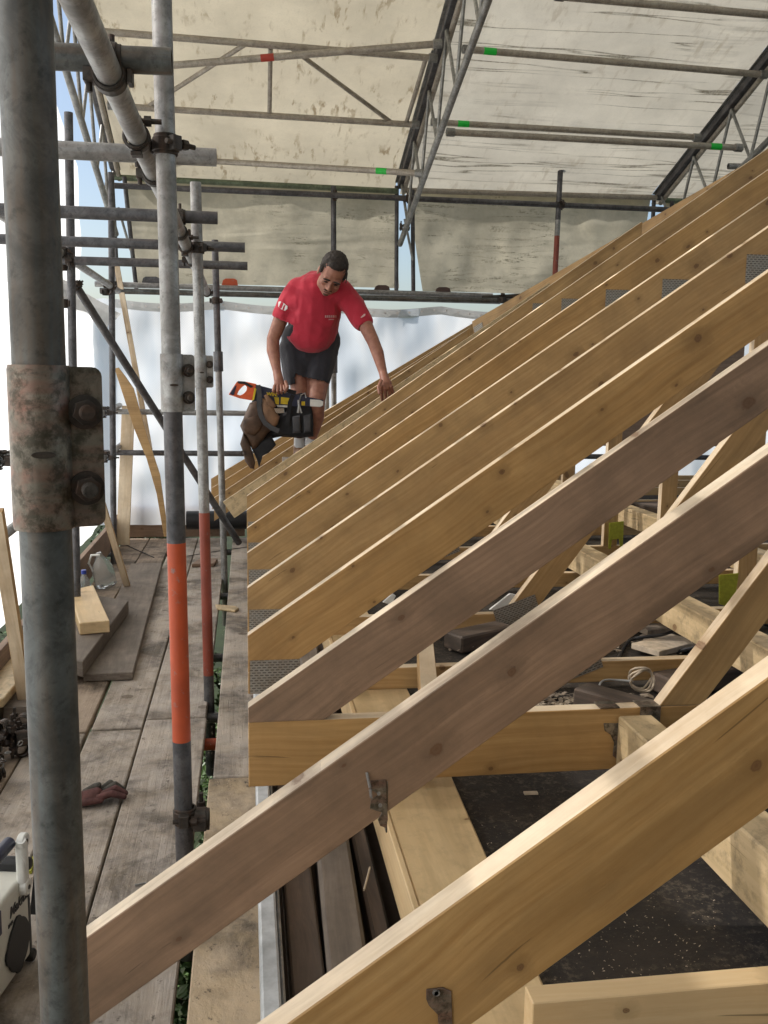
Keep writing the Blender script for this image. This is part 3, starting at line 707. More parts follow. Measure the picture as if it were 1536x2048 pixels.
a = at(1121, 338, 8.30); b_ = V(a.x-.04, 8.30, -1.5)
f = lambda py: (a.z - at(1117, py, 8.3).z)/(a.z-b_.z)
PR = post(a, b_, [(0, f(440), 'galv_dark', 'upper_tube'), (f(440), f(472), 'alloy', 'joint_sleeve'), (f(472), 1, 'red_paint', 'red_tube')], 'far post with a red lower half at the right, in front of the skirt', n=18)

# transoms, ledgers
TR = [(1.90, -.135, -1.28, 'galv_worn', 'nearest cross tube at the top left, cut end beside the second post'),
      (2.77, -.078, -1.30, 'galv', 'second cross tube from the camera, ending right of the second post'),
      (3.85, -.107, -1.30, 'galv_dark', 'third cross tube from the camera'),
      (4.75, -.001, -1.28, 'galv_dark', 'fourth cross tube from the camera'),
      (5.60, .013, -1.02, 'galv_dark', 'fifth and farthest cross tube above the walkway')]
tz = (.585, .605, .612, .62, .627)
for (Y, xr, xl, mt, lb), z in zip(TR, tz):
    dz = .0 if Y > 2 else -.022
    pipe('transom_tube', V(xl, Y, z+dz*(1)), V(xr, Y, z), mt, .0242, label=lb, group='cross tubes over the walkway', n=28)
LZ = .552
pipe('ledger_tube', V(-.245, .25, LZ), V(-.262, 6.6, LZ+.005), 'galv', .0242, label='long tube running away overhead past the inner posts', group='ledgers', n=32)
pipe('ledger_tube', V(-1.03, .6, .665), V(-1.03, 8.0, .665), 'galv', .0242, label='outer tube running away at the left over the white sheet', group='ledgers', n=20)
XA, YA, ZA = (1,0,0), (0,1,0), (0,0,1)
coupler(V(-.25, 1.90, LZ), YA, V(-.25, 1.90, .58), XA, 'heavy coupler under the nearest cross tube')
coupler(V(-.252, 2.36, LZ), YA, V(-.19, 2.42, LZ), ZA, 'coupler fixing the overhead tube to the second post')
coupler(V(-.252, 2.77, LZ), YA, V(-.252, 2.77, .60), XA, 'coupler under the second cross tube')
coupler(V(-.255, 3.85, LZ), YA, V(-.255, 3.85, .61), XA, 'coupler under the third cross tube')
coupler(V(-.258, 4.25, LZ), YA, V(-.208, 4.3, LZ), ZA, 'coupler fixing the overhead tube to the third post')
coupler(V(-.258, 4.75, LZ), YA, V(-.258, 4.75, .62), XA, 'coupler under the fourth cross tube')
coupler(V(-.26, 6.55, LZ), YA, V(-.215, 7.0, LZ-.02), ZA, 'small coupler near the top of the thin fourth post')
coupler(V(-1.03, 5.6, .665), YA, V(-.98, 5.6, .627), XA, 'coupler where the farthest cross tube meets the outer tube')
coupler(V(-1.03, 5.72, .665), YA, V(-1.03, 5.65, .60), ZA, 'coupler tying the outer tube to the dark outer post')
coupler(V(-1.03, 7.55, .665), YA, V(-1.07, 7.6, .62), ZA, 'coupler tying the outer tube to the corner post')
coupler(V(-1.03, 3.85, .665), YA, V(-1.03, 3.85, .61), XA, 'coupler at the far left edge above the white sheet')
coupler(V(-.171, 2.42, at(370, 1630, 2.42).z-H), ZA, V(-.13, 2.42, at(370, 1640, 2.42).z-H), XA, 'black coupler low on the second post at board level')
coupler(V(B, 8.25, 1.29), (0, .95, -.3), V(B+.03, 8.28, 1.545), XA, 'coupler where the middle frame meets the eaves ledger')
coupler(V(2.80, 8.30, 1.56), ZA, V(2.80, 8.28, 1.545), XA, 'coupler on the far red post at the eaves ledger')
coupler(V(.77, 8.38, 1.56), ZA, V(.77, 8.30, 1.545), XA, 'coupler at the top of the post behind the man')
# far double tube carrying the white sheet
pipe('ledger_tube', at(190, 568, 8.5), at(985, 592, 8.5), 'galv', .0242, label='upper bright tube of the far double rail', group='far rails')
pipe('ledger_tube', at(200, 581, 8.42), at(1000, 603, 8.42), 'galv_worn', .0242, label='lower dark tube of the far double rail', group='far rails')
pipe('ledger_tube', at(965, 597, 8.38), at(1060, 592, 8.38), 'fitting', .026, label='dark tube end lapping the far double rail at the right', group='far rails')
pipe('ledger_tube', at(560, 592, 8.33), V(6, 8.33, .72), 'galv_worn', .0242, label='continuing far tube behind the rafters', group='far rails')
coupler(at(1005, 597, 8.38), XA, at(1005, 600, 8.30), ZA, 'swivel coupler on the far double rail close to the rafters')
coupler(at(213, 570, 8.45), XA, at(222, 566, 7.65), ZA, 'coupler at the left end of the far double rail')
pipe('guard_rail', at(226, 823, 8.35), V(4.5, 8.35, -.36), 'galv', .0242, label='upper far guard rail against the white sheet', group='guard rails')
pipe('guard_rail', at(200, 905, 8.35), V(4.5, 8.35, -.72), 'galv_dark', .0242, label='lower far guard rail against the white sheet', group='guard rails')
pipe('guard_rail', atx(0, 920, -1.12) + Vector((0, -2.2, -.06)), V(-1.12, 8.6, -.286), 'galv', .0242, label='upper left guard rail running away', group='guard rails')
pipe('guard_rail', V(-1.12, 2.0, -.82), V(-1.12, 8.6, -.642), 'galv', .0242, label='lower left guard rail running away', group='guard rails')
for (x, y, z), l in (((-1.09, 7.62, -.31), 'upper guard rail coupler on the corner post'), ((-1.09, 7.62, -.665), 'lower guard rail coupler on the corner post'), ((-1.09, 4.4, -.40), 'guard rail coupler at the left edge of the view')):
    coupler(V(x-.02, y, z), YA, V(x+.03, y, z), ZA, l)
pipe('brace_tube', at(152, 572, 5.75), at(478, 1086, 6.88), 'galv_dark', .0242, label='dark diagonal brace falling from the outer post to the deck')
coupler(at(152, 572, 5.75), (.6,.2,-.8), V(-1.03, 5.65, .39), ZA, 'swivel coupler at the top of the diagonal brace')
pipe('cross_stub', V(-.25, 3.93, -1.60), V(.05, 3.93, -1.60), 'orange_paint', .026, label='short orange tube under the deck gap', cat='scaffold tube')
for k, yy in enumerate((1.4, 4.25, 5.2, 6.7, 8.4)):
    pipe('deck_transom', V(-1.35, yy, -1.60), V(.05, yy, -1.60), 'galv_dark', .0242, label=['support tube under the deck nearest the camera','support tube under the deck at the board joint','support tube under the deck past the faded post','support tube under the deck below the thin post','support tube under the far end of the deck'][k], group='support tubes under the deck')
# small tabs lashed to the far tubes
for k, (x0, x1, y0, y1, mt, l) in enumerate(((443, 476, 557, 571, 'orange_paint', 'orange-red tab above the far rail left of the man'), (283, 320, 553, 567, 'galv_dark', 'grey tab above the far rail at the left'), (748, 780, 570, 580, 'dark_pipe', 'brown tab above the far rail right of the man'), (870, 902, 574, 586, 'dark_pipe', 'brown tab above the far rail near the white gap'))):
    pxpoly('sheet_tab', [(x0, y1), (x0+3, y0+3), (x0+8, y0), (x1-8, y0), (x1-2, y0+3), (x1, y1)], 8.53, .012, mt, label=l, cat='tab', group='tabs on the far rail')

# ------------------------------------------------------------------ scaffold deck
def plank(x0, x1, y0, y1, mat, label, z=-1.53, th=.038, rot=0, name='scaffold_board', group='boards of the walkway deck'):
    c = V((x0+x1)/2, (y0+y1)/2, z - th/2); L = y1-y0; w_ = x1-x0
    d = Vector((math.sin(rot), math.cos(rot), 0))
    return beam(name, c - d*L/2, c + d*L/2, w_, th, mat, bevel=.004, label=label, cat='scaffold board', group=group)
plank(-.452, -.185, .2, 4.07, 'scaffold_board', 'near deck board next to the gap, under the second post')
plank(-.452, -.190, 4.085, 8.80, 'scaffold_board', 'far deck board next to the gap, beyond the joint')
plank(-.676, -.460, .2, 3.96, 'scaffold_board', 'near deck board with the glove lying on it')
plank(-.674, -.460, 3.985, 8.80, 'scaffold_board', 'far deck board in line with the glove board')
plank(-.900, -.690, .2, 3.94, 'scaffold_board', 'near deck board in front of the radio')
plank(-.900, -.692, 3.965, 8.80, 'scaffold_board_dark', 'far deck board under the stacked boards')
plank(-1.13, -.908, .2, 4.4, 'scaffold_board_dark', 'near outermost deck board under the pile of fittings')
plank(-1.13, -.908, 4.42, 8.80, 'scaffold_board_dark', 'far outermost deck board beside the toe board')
plank(-.135, .36, 3.43, 8.8, 'deck_grey', 'grey deck sheet on the building side, beyond the joint', th=.018, name='deck_sheet')
plank(-.15, .40, .2, 3.42, 'deck_ply', 'sandy plywood deck sheet on the building side, nearest the camera', th=.018, name='deck_sheet')
plank(-.40, -.06, .9, 1.80, 'deck_grey', 'grey board lying on the deck below the second rafter', z=-1.505, th=.02, rot=.0)
plank(-.86, -.62, 4.62, 7.4, 'dark_board', 'long loose board lying on the deck under the pale offcut', z=-1.485, th=.04, rot=-.035, group='loose boards on the deck')
# thick dark board lying askew on the stack
def slab(name, pts, z0, z1, mat, ang=0, bevel=.004, **kw):
    n = len(pts); b = MB(); M = Matrix.Translation(V(pts[0][0], pts[0][1], z0)) @ Matrix.Rotation(ang, 4, 'Z')
    b.add([V(p[0], p[1], z0) for p in pts] + [V(p[0], p[1], z1) for p in pts], [list(range(n))[::-1], list(range(n, 2*n))] + [(i, (i+1)%n, (i+1)%n+n, i+n) for i in range(n)])
    return tag(b.build(name, MAT[mat], None, M, bevel=bevel), **kw)
slab('dark_board', [(-.935, 5.95), (-.732, 5.80), (-.80, 4.55), (-1.02, 4.75)], -1.482, -1.40, 'dark_board', math.pi/2, label='thick dark board lying askew on the loose board', cat='board', group='loose boards on the deck')
slab('timber_offcut', [(-.893, 5.02), (-.742, 5.06), (-.965, 5.95), (-1.09, 5.80)], -1.397, -1.33, 'pine_fresh', math.pi/2+.25, label='pale fresh timber offcut on top of the dark board', cat='timber offcut')
for (p, l, ln) in (((-.33, 7.55), 'small wood block lying on the far deck', (.14, .17)),):
    slab('wood_block', [(p[0]-.11, p[1]-.14), (p[0]+.07, p[1]-.12), (p[0]+.09, p[1]+.08), (p[0]-.05, p[1]+.14)], -1.528, -1.50, 'toe_wood', .3, label=l, cat='wood block')
slab('pale_wedge', [tuple(atz(px, py, -1.52)[:2]) for px, py in ((430, 1210), (434, 1218), (470, 1223), (478, 1218), (472, 1214))], -1.528, -1.512, 'pine_pale', 0, label='small pale wedge bridging the deck gap', cat='wedge')
# toe boards
beam('toe_board', V(-1.17, 2.0, -1.42), V(-1.17, 8.72, -1.40), .035, .22, 'toe_wood', label='brown toe board along the left edge of the walkway', cat='toe board', group='toe boards')
beam('toe_board', V(-1.15, 8.86, -1.455), V(-.02, 8.86, -1.455), .035, .145, 'toe_wood', label='lower toe board across the far end', cat='toe board', group='toe boards')
beam('toe_board', V(-1.15, 8.875, -1.29), V(1.4, 8.875, -1.29), .035, .165, 'toe_wood', label='upper toe board across the far end', cat='toe board', group='toe boards')
# black pipe along far end
pipe('drain_pipe', V(-.55, 8.6, -1.33), V(2.2, 8.6, -1.33), 'black_plastic', .085, label='black plastic pipe lying across the far end of the deck', cat='pipe')
# leaning timbers
L1 = 'timbers leaning by the far corner'
beam('leaning_board', V(-1.10, 8.42, -1.52), at(257, 812, 8.5) , .11, .03, 'pine', upv=Vector((0,1,0)), label='wide pale board standing upright in the far left corner', cat='leaning board', group=L1)
pxpoly('leaning_board', [(229, 737), (237, 735), (252, 755), (267, 777), (293, 867), (320, 950), (337, 1073), (328, 1074), (313, 987), (293, 917), (268, 857), (245, 787)], [8.2]*12, .03, 'pine', label='tapered pale board leaning rightwards from the far corner', cat='leaning board', group=L1)
beam('leaning_board', at(234, 533, 8.42), at(300, 900, 8.35), .045, .022, 'pine', upv=Vector((0,1,0)), label='long thin lath leaning above the tapered board', cat='leaning board', group=L1)
beam('leaning_lath', at(190, 960, 6.15), atz(257, 1180, -1.52), .042, .03, 'pine', upv=Vector((0,1,0)), label='square lath leaning behind the large post sleeve', cat='leaning lath', group=L1)
beam('leaning_lath', at(-8, 1020, 3.9), at(52, 1410, 4.2), .055, .04, 'pine_golden', upv=Vector((0,1,0)), label='golden lath leaning at the left edge of the picture', cat='leaning lath', group=L1)
slab('timber_offcut', [(-1.16, 3.95), (-1.04, 4.02), (-1.02, 4.62), (-1.15, 4.72)], -1.43, -1.39, 'pine_pale', math.pi/2, label='pale mottled offcut at the left edge below the golden lath', cat='timber offcut')
slab('timber_block', [(-1.06, 4.08), (-.90, 4.08), (-.90, 4.40), (-1.02, 4.44)], -1.528, -1.45, 'dark_board', 0, label='dark timber block behind the pile of steel fittings', cat='timber block')
# plastic bottle and jug
def lathe(mb, c, prof, n=20, M=None):
    rs = [[(M or Matrix.Identity(4)) @ Vector((r*math.cos(2*math.pi*i/n), r*math.sin(2*math.pi*i/n), z)) + Vector(c) for i in range(n)] for r, z in prof]
    mb.add([v for q in rs for v in q], [(k*n+i, k*n+(i+1)%n, (k+1)*n+(i+1)%n, (k+1)*n+i) for k in range(len(rs)-1) for i in range(n)] + [list(range(n))[::-1], [(len(rs)-1)*n+i for i in range(n)]])
c = V(-1.03, 6.0, -1.528)
t = empty('water_bottle', c, 'plastic bottle with a blue cap standing by the left toe board', 'bottle')
q = MB(); lathe(q, c, [(.034, 0), (.040, .01), (.040, .15), (.036, .17), (.040, .19), (.030, .225), (.014, .25), (.013, .26)]); q.build('bottle_body', MAT['clear_plastic'], t, smooth=True)
q = MB(); lathe(q, c, [(.0165, .26), (.0165, .285)]); q.build('cap', MAT['blue_cap'], t, smooth=True)
q = MB(); lathe(q, c, [(.0405, .07), (.0405, .14)]); q.build('bottle_label', MAT['blue_label'], t, smooth=True)
c = V(-1.0, 6.75, -1.528)
t = empty('water_jug', c, 'clear plastic jug with a moulded handle beyond the bottle', 'jug')
q = MB(); M = Matrix.Rotation(.25, 4, 'Y'); lathe(q, c, [(.06, .005), (.075, .02), (.078, .12), (.07, .16), (.04, .21), (.02, .24), (.02, .26)], M=Matrix.Rotation(-.2, 4, 'Y')); q.build('jug_body', MAT['clear_plastic'], t, smooth=True)
q = MB(); q.path([c+Vector((-.04, -.02, .24)), c+Vector((-.10, -.02, .24)), c+Vector((-.12, -.02, .18)), c+Vector((-.09, -.02, .12))], .009, 8); q.build('handle', MAT['white_plastic'], t, smooth=True)
# ropes / wires on the far deck
def wire(name, pts, r, mat, label, cat='wire', z=-1.525):
    P = [atz(px, py, z) for px, py in pts]; Q = []
    for k in range(len(P)-1):
        for s in range(6): Q.append(P[k].lerp(P[k+1], s/6))
    Q.append(P[-1]); q = MB(); q.path(Q, r, 6); return tag(q.build(name, MAT[mat], smooth=True), label, cat)
wire('wire', [(232, 1080), (270, 1098), (308, 1115)], .004, 'black_plastic', 'dark cord lying over the far deck boards')
wire('wire', [(375, 1112), (430, 1103), (500, 1093)], .003, 'black_plastic', 'thin cord crossing towards the rafter ends')
# steel pile at the left
t0 = 'steel fittings heaped on the deck'
fl = ['half hidden clamp at the bottom of the steel heap', 'clamp leaning on the left of the steel heap', 'clamp on top of the steel heap', 'clamp at the right of the steel heap', 'clamp at the front of the steel heap', 'clamp behind the steel heap']
for k in range(6):
    x, y, z = [(-.99, 3.62, .03), (-1.03, 3.75, .04), (-.96, 3.70, .085), (-.90, 3.72, .03), (-.95, 3.48, .03), (-.93, 3.9, .035)][k]
    a = Vector((random.uniform(-1,1), random.uniform(-1,1), random.uniform(-.3,.3))).normalized(); b2 = a.cross(Vector((0,0,1))).normalized()
    p = V(x, y, -1.53 + z); coupler(p, a, p + Vector((0,0,.045)), b2, fl[k])
ch = []
for k in range(40):
    u = k/39; ch.append(V(-1.02+.18*u+.03*math.sin(u*17), 3.55+.15*math.sin(u*9)+.1*u, -1.51+.02*abs(math.sin(u*23))+.05*math.sin(u*3.1)))
t = empty('steel_chain', ch[0], 'chain lying tangled over the heap of clamps', 'chain')
for k in range(0, 38, 2):
    a, b2 = ch[k], ch[k+1]; d = (b2-a).normalized(); s = d.cross(Vector((0,0,1))).normalized() if k % 4 else Vector((0,0,1)).cross(d).cross(d).normalized()
    q = MB(); cc_ = (a+b2)/2; q.path([cc_ + d*.014*math.cos(w_*.785) + s*.009*math.sin(w_*.785) for w_ in range(8)], .003, 6, closed=True); q.build('chain_link', MAT['galv' if k % 3 else 'fitting'], t, smooth=True)

# glove on the deck
gc = atz(205, 1598, -1.52)
t = empty('work_glove', gc, 'crumpled red and grey work glove on the deck boards', 'glove')
def gp(x, y, z): return gc + Vector((x, y, z))
q = MB(); q.ball(gp(-.045, -.01, .018), (.045, .035, .02)); q.ball(gp(-.095, -.02, .02), (.035, .036, .022)); q.chain([gp(-.09, -.02, .015), gp(-.02, .0, .02)], [.022, .024]); q.chain([gp(-.11, -.045, .012), gp(-.05, -.05, .012), gp(.0, -.035, .012)], [.012, .012, .011])
fluid('palm', q, MAT['glove_red'], t, .004, 3)
for k, (a, b2, c2) in enumerate((((-.01, .03, .02), (.02, .055, .034), (.045, .05, .016)), ((.0, .012, .02), (.04, .035, .036), (.07, .03, .016)), ((0, -.008, .02), (.045, .008, .034), (.08, .005, .016)), ((-.01, -.028, .018), (.035, -.018, .028), (.078, -.02, .014)))):
    q = MB(); q.chain([gp(*a), gp(*b2), gp(*c2)], [.013, .0135, .011], .006); fluid('finger', q, MAT['glove_red' if k > 1 else 'glove_grey'], t, .004, 3)
q = MB(); q.chain([gp(-.06, .01, .025), gp(-.03, .03, .035), gp(-.015, .02, .045)], [.014, .013, .011], .006); fluid('thumb', q, MAT['glove_grey'], t, .004, 3)
wire('tape_measure_strip', [(72, 1705), (66, 1722), (60, 1745)], .006, 'yellow_net', 'yellow cord on the deck beside the radio', 'cord')

# job-site radio: box turned so that its front faces right
ang = math.radians(11); d = Vector((math.sin(ang), math.cos(ang), 0)); nrm = Vector((math.cos(ang), -math.sin(ang), 0))
rc = V(-.563, 2.33, -1.53)                       # far right foot corner
RM = Matrix.Identity(4)
for i in range(3): RM[i][0] = d[i]; RM[i][1] = nrm[i]; RM[i][2] = (0, 0, 1)[i]; RM[i][3] = rc[i]
t = empty('job_radio', rc - d*.15 - nrm*.08, 'white job-site radio with black bumper bars standing at the left edge', 'radio')
def rbox(name, lo, hi, mat, bev=.012, parent=t, sg=3):
    q = MB(); q.box(lo, hi, RM); return q.build(name, MAT[mat], parent, bevel=bev, segs=sg, smooth=True)
body = rbox('radio_body', (-.30, -.16, .03), (0, 0, .262), 'cream_plastic')
rbox('side_bumper', (-.006, -.165, .015), (.028, -.006, .29), 'black_plastic')
rbox('side_bumper', (-.34, -.165, .015), (-.300, -.006, .29), 'black_plastic')
for z in (.02, .275): 
    q = MB(); q.tube(RM @ Vector((.012, -.15, z)), RM @ Vector((.012, .004, z)), .017, 14, hollow=False); q.build('bumper_corner', MAT['black_plastic'], t, smooth=True, bevel=.004)
q = MB(); q.path([RM @ Vector((-.03, .004, .235)), RM @ Vector((-.045, .012, .36)), RM @ Vector((-.055, .012, .375))], .011, 12); hd = q.build('handle_arm', MAT['white_plastic'], t, smooth=True)
q = MB(); q.box((-.052, -.008, .235), (-.022, .016, .37), RM); q.build('handle_arm', MAT['white_plastic'], t, bevel=.009, segs=3, smooth=True)
for z, x in ((.24, -.037), (.365, -.040)):
    q = MB(); q.tube(RM @ Vector((x, .0, z)), RM @ Vector((x, .019, z)), .021, 20, hollow=False); k_ = q.build('handle_pivot', MAT['white_plastic'], t, smooth=True, bevel=.003)
    q = MB(); q.tube(RM @ Vector((x, .019, z)), RM @ Vector((x, .0205, z)), .006, 12, hollow=False); q.build('screw', MAT['fitting'], k_)
q = MB(); q.tube(RM @ Vector((-.05, -.02, .365)), RM @ Vector((-.27, -.02, .365)), .017, 16, hollow=False); q.build('handle_grip', MAT['navy'], t, smooth=True, bevel=.003)
q = MB()
pts = []
for k in range(32):
    a = 2*math.pi*k/32; r = .062 + .010*math.cos(4*a)*(1 if math.cos(4*a) > .55 else 0); pts.append((-.076 + r*math.cos(a)*1.0, .108 + r*math.sin(a)*1.06))
q.prism(pts, .0005, .006, RM); q.build('speaker_grille', MAT['black_plastic'], t, bevel=.0015)
q = MB(); q.prism([(-.29, .19), (-.16, .19), (-.16, .25), (-.29, .25)], .0005, .004, RM); q.build('display', MAT['navy'], t)
TM = RM @ Matrix(((1,0,0,0),(0,0,1,0),(0,1,0,0),(0,0,0,1)))
def lettering(name, body_, size, M, mat, parent, ext=.0006, shear=0, bold=0):
    cu = bpy.data.curves.new(name, 'FONT'); cu.body = body_; cu.size = size; cu.extrude = ext; cu.shear = shear; cu.offset = bold
    o = bpy.data.objects.new(name, cu); COL.objects.link(o); dg = bpy.context.evaluated_depsgraph_get()
    me = bpy.data.meshes.new_from_object(o.evaluated_get(dg)); bpy.data.objects.remove(o)
    me.materials.clear(); me.materials.append(MAT[mat]); return link(name, me, M, parent)
def facemat(x, y, z):      # text on the radio front: right = +d, up = +z, out = nrm
    M = Matrix.Identity(4); o = RM @ Vector((x, y, z))
    for i in range(3): M[i][0] = d[i]; M[i][1] = (0, 0, 1)[i]; M[i][2] = nrm[i]; M[i][3] = o[i]
    return M
lettering('brand_lettering', 'Makita', .038, facemat(-.112, .0012, .197), 'black_plastic', t, shear=.25, bold=.0006)
lettering('small_lettering', 'BMR', .014, facemat(-.122, .0012, .177), 'black_plastic', t, bold=.0003)
beam('leaning_strip', V(-.60, 2.55, -1.52), V(-.56, 2.60, -1.15), .03, .012, 'black_plastic', label='black strip standing behind the radio', cat='strip')

# ================================================================== THE BUILDING
b = MB(); b.add([V(.06,-.5,-.957), V(6,-.5,-.957), V(6,8.7,-.957), V(.06,8.7,-.957), V(.06,-.5,-.99), V(6,-.5,-.99), V(6,8.7,-.99), V(.06,8.7,-.99)], [(0,1,2,3),(7,6,5,4),(0,4,5,1),(1,5,6,2),(2,6,7,3),(3,7,4,0)])
o = b.build('ceiling_deck', MAT['felt']); tag(o, kind='structure')
# cut-back: the felt starts at the wall head
for v in o.data.vertices:
    if (WM[o] @ v.co).x < .1: v.co.x += .24
b = MB(); b.box((.06, -.5, -2.6), (.45, 8.75, H-1.14)); tag(b.build('house_wall', MAT['wall_brick']), 'dark masonry wall head under the ends of the trusses', 'wall')
slab('wall_plate_ply', [(.300, .3), (.425, .3), (.478, 2.1), (.478, 8.4), (.300, 8.4)], -.955, -.933, 'ply_clean', math.pi/2, label='yellow plywood strip lying along the wall head under the trusses', cat='plywood')
beam('ply_upstand', V(.293, .3, -.98), V(.293, 8.4, -.98), .012, .10, 'pine_fresh', label='thin pale upstand along the left edge of the plywood strip', cat='upstand')
def alongy(name, x0, x1, y0, y1, z0, z1, mat, label, cat='old timber', rot=0, group=None, bevel=.004):
    c = V((x0+x1)/2, (y0+y1)/2, (z0+z1)/2); d = Vector((math.sin(rot), math.cos(rot), 0))*(y1-y0)/2
    return beam(name, c-d, c+d, abs(x1-x0), z1-z0, mat, label=label, cat=cat, group=group, bevel=bevel)
OT = 'old timbers along the wall head'
alongy('old_timber', .072, .132, 1.46, 3.6, -1.16, -1.05, 'old_timber', 'old dark timber with a sawn reddish end, beside the white fascia', group=OT)
alongy('old_timber', .160, .236, 1.0, 3.6, -1.15, -1.045, 'dark_board', 'old split grey-brown timber in the middle of the wall head', rot=.03, group=OT, bevel=.008)
alongy('old_timber', .246, .284, 1.6, 3.6, -1.18, -1.075, 'old_timber', 'old mossy timber against the plywood strip', rot=.01, group=OT, bevel=.006)
alongy('fascia', .018, .050, 1.32, 8.4, -1.13, -1.00, 'fascia', 'white fascia board outside the old timbers', cat='fascia')
alongy('metal_strip', .0505, .058, 1.32, 8.4, -1.13, -1.008, 'galv', 'grey metal lip behind the white fascia', cat='metal strip')

# roof trusses ------------------------------------------------------
def chord(parent, z0, t, dv, zb, x0, xe, y0, th, mat, tail=None):
    T = lambda x: z0 + t*x
    if tail == 'plumb': pts = [(x0, T(x0)), (xe, T(xe)), (xe, T(xe)-dv), (x0, T(x0)-dv)]
    elif tail == 'square':
        k = t/(1+t*t); pts = [(x0, T(x0)), (xe, T(xe)), (xe, T(xe)-dv), (x0 + dv*k, T(x0+dv*k)-dv)]
    else:
        xl = (zb - z0 + dv)/t
        pts = [(x0, T(x0)), (xe, T(xe)), (xe, T(xe)-dv), (xl, zb), (x0, zb)]
    return prism_xz('top_chord', pts, y0, y0+th, math.atan(t), mat, parent)
G = 'roof trusses in a row'
def plate(parent, x0, x1, z0, z1, y, ang=0):
    c = Vector(((x0+x1)/2, y, (z0+z1)/2 + H)); M = Matrix.Translation(c) @ Matrix.Rotation(-ang, 4, 'Y')
    q = MB(); q.box((-(x1-x0)/2, -.0012, -(z1-z0)/2), ((x1-x0)/2, .0, (z1-z0)/2), M)
    return q.build('nail_plate', MAT['nail_plate'], parent, M)
def truss(Y, z0, t, dv, tt, tb, mat, label, xe=3.9, th=.038, tail=None, x0=0., mat2='pine', plates=True, webs=True):
    e = empty('roof_truss', V(0, Y, tb), label, 'roof truss', G)
    tc = chord(e, z0, t, dv, tt if not tail else 0, x0, xe, Y, th, mat, tail)
    q0, q1 = V(.0 if not tail else .25, Y+th/2, (tt+tb)/2), V(5.2, Y+th/2, (tt+tb)/2)
    beam('bottom_chord', q0, q1, th, tt-tb-.001, mat2, e)
    if plates: plate(e, .006, .152, tb+.003, tb+.103, Y-.0002)
    if webs:
        bz = lambda x: z0 + t*x - dv
        n = 0
        for (xa, xb) in ((.955, None), (1.95, None)):
            s = 1.37; # left edge line from the bottom chord
            x1 = (tt - s*xa - z0 + dv)/(t - s) if xa < 1.5 else None
            if xa < 1.5:
                wd = .088; nx = wd*math.sqrt(1+s*s)/s
                xt = (bz(0) - tt + s*xa)/(s - t); zt = bz(xt)
                xt2 = (bz(0) - tt + s*(xa+nx))/(s - t); zt2 = bz(xt2)
                prism_xz('web', [(xa, tt+.0005), (xt, zt-.0005), (xt2, zt2-.0005), (xa+nx, tt+.0005)], Y+.001, Y+th-.001, math.atan(s), 'pine_pink' if mat2 == 'pine_pink' else 'pine', e)
                if plates: plate(e, xa-.04, xa+.13, tt-.05, tt+.045, Y-.0002, .35)
            else:
                xq = 1.875
                prism_xz('web', [(xq, tt+.0005), (xq, bz(xq)-.0005), (xq+.075, bz(xq+.075)-.0005), (xq+.075, tt+.0005)], Y+.001, Y+th-.001, math.pi/2, 'pine', e)
                s2 = 1.25; xa2 = 1.975; xt = (bz(0) - tt + s2*xa2)/(s2 - t)
                xt2 = (bz(0) - tt + s2*(xa2+.115))/(s2 - t)
                if xt2 < xe: prism_xz('web', [(xa2, tt+.0005), (xt, bz(xt)-.0005), (xt2, bz(xt2)-.0005), (xa2+.115, tt+.0005)], Y+.001, Y+th-.001, math.atan(s2), 'pine', e)
        if plates: plate(e, 1.82, 1.965, z0 + t*1.9-dv-.03, z0+t*1.9-dv+.075, Y-.0002, 0)
    return e
truss(1.97, -.722, .693, .150, -.756, -.906, 'pine_pink', 'nearest full truss, pinkish top chord ending on a deep golden bottom chord', mat2='pine_golden', plates=False)
truss(2.66, -.755, .698, .180, -.866, -.933, 'pine_golden', 'second full truss, golden, with a large nail plate at its cut end')
truss(3.27, -.753, .694, .175, -.868, -.935, 'pine', 'third full truss from the camera')
truss(3.97, -.760, .685, .170, -.870, -.935, 'pine', 'fourth full truss from the camera')
truss(4.63, -.760, .692, .170, -.872, -.935, 'pine_golden', 'fifth full truss from the camera')
truss(5.31, -.765, .699, .170, -.872, -.935, 'pine', 'sixth full truss, forming the skyline at the right edge')
def pxline(a, b_, Y):
    p, q = at(*a, Y), at(*b_, Y); t = (q.z-p.z)/(q.x-p.x); return p.x, p.z-H-t*p.x, t
x0, z0, t = pxline((500, 988), (1236, 477), 5.87); truss(5.87, z0, t, .165, -.872, -.935, 'pine', 'seventh truss, just in front of the hand of the man', xe=at(1285, 440, 5.87).x)
x0, z0, t = pxline((446, 1004), (1040, 606), 6.44); truss(6.44, z0, t, .165, -.872, -.935, 'pine_pale', 'eighth truss with a square-cut tail in front of the bag', xe=at(1100, 560, 6.44).x, tail='square', x0=x0, plates=False, webs=False)
x0, z0, t = pxline((428, 996), (913, 674), 7.2); truss(7.2, z0, t, .18, -.872, -.935, 'pine', 'ninth truss with a plumb-cut tail behind the bag', xe=at(935, 655, 7.2).x, tail='plumb', x0=x0, plates=False, webs=False)
x0, z0, t = pxline((424, 976), (940, 656), 7.75); truss(7.75, z0, t, .18, -.872, -.935, 'pine_golden', 'tenth truss, second from the far end', xe=at(940, 655, 7.75).x, tail='plumb', x0=x0, plates=False, webs=False)
x0, z0, t = pxline((422, 958), (957, 640), 8.15); truss(8.15, z0, t, .18, -.872, -.935, 'pine', 'farthest truss, next to the white sheeting', xe=at(962, 638, 8.15).x, tail='plumb', x0=x0, plates=False, webs=False)
h0, h1 = at(951, 642, 7.95), at(1560, 292, 5.42); dn = Vector((0, 0, -.085))
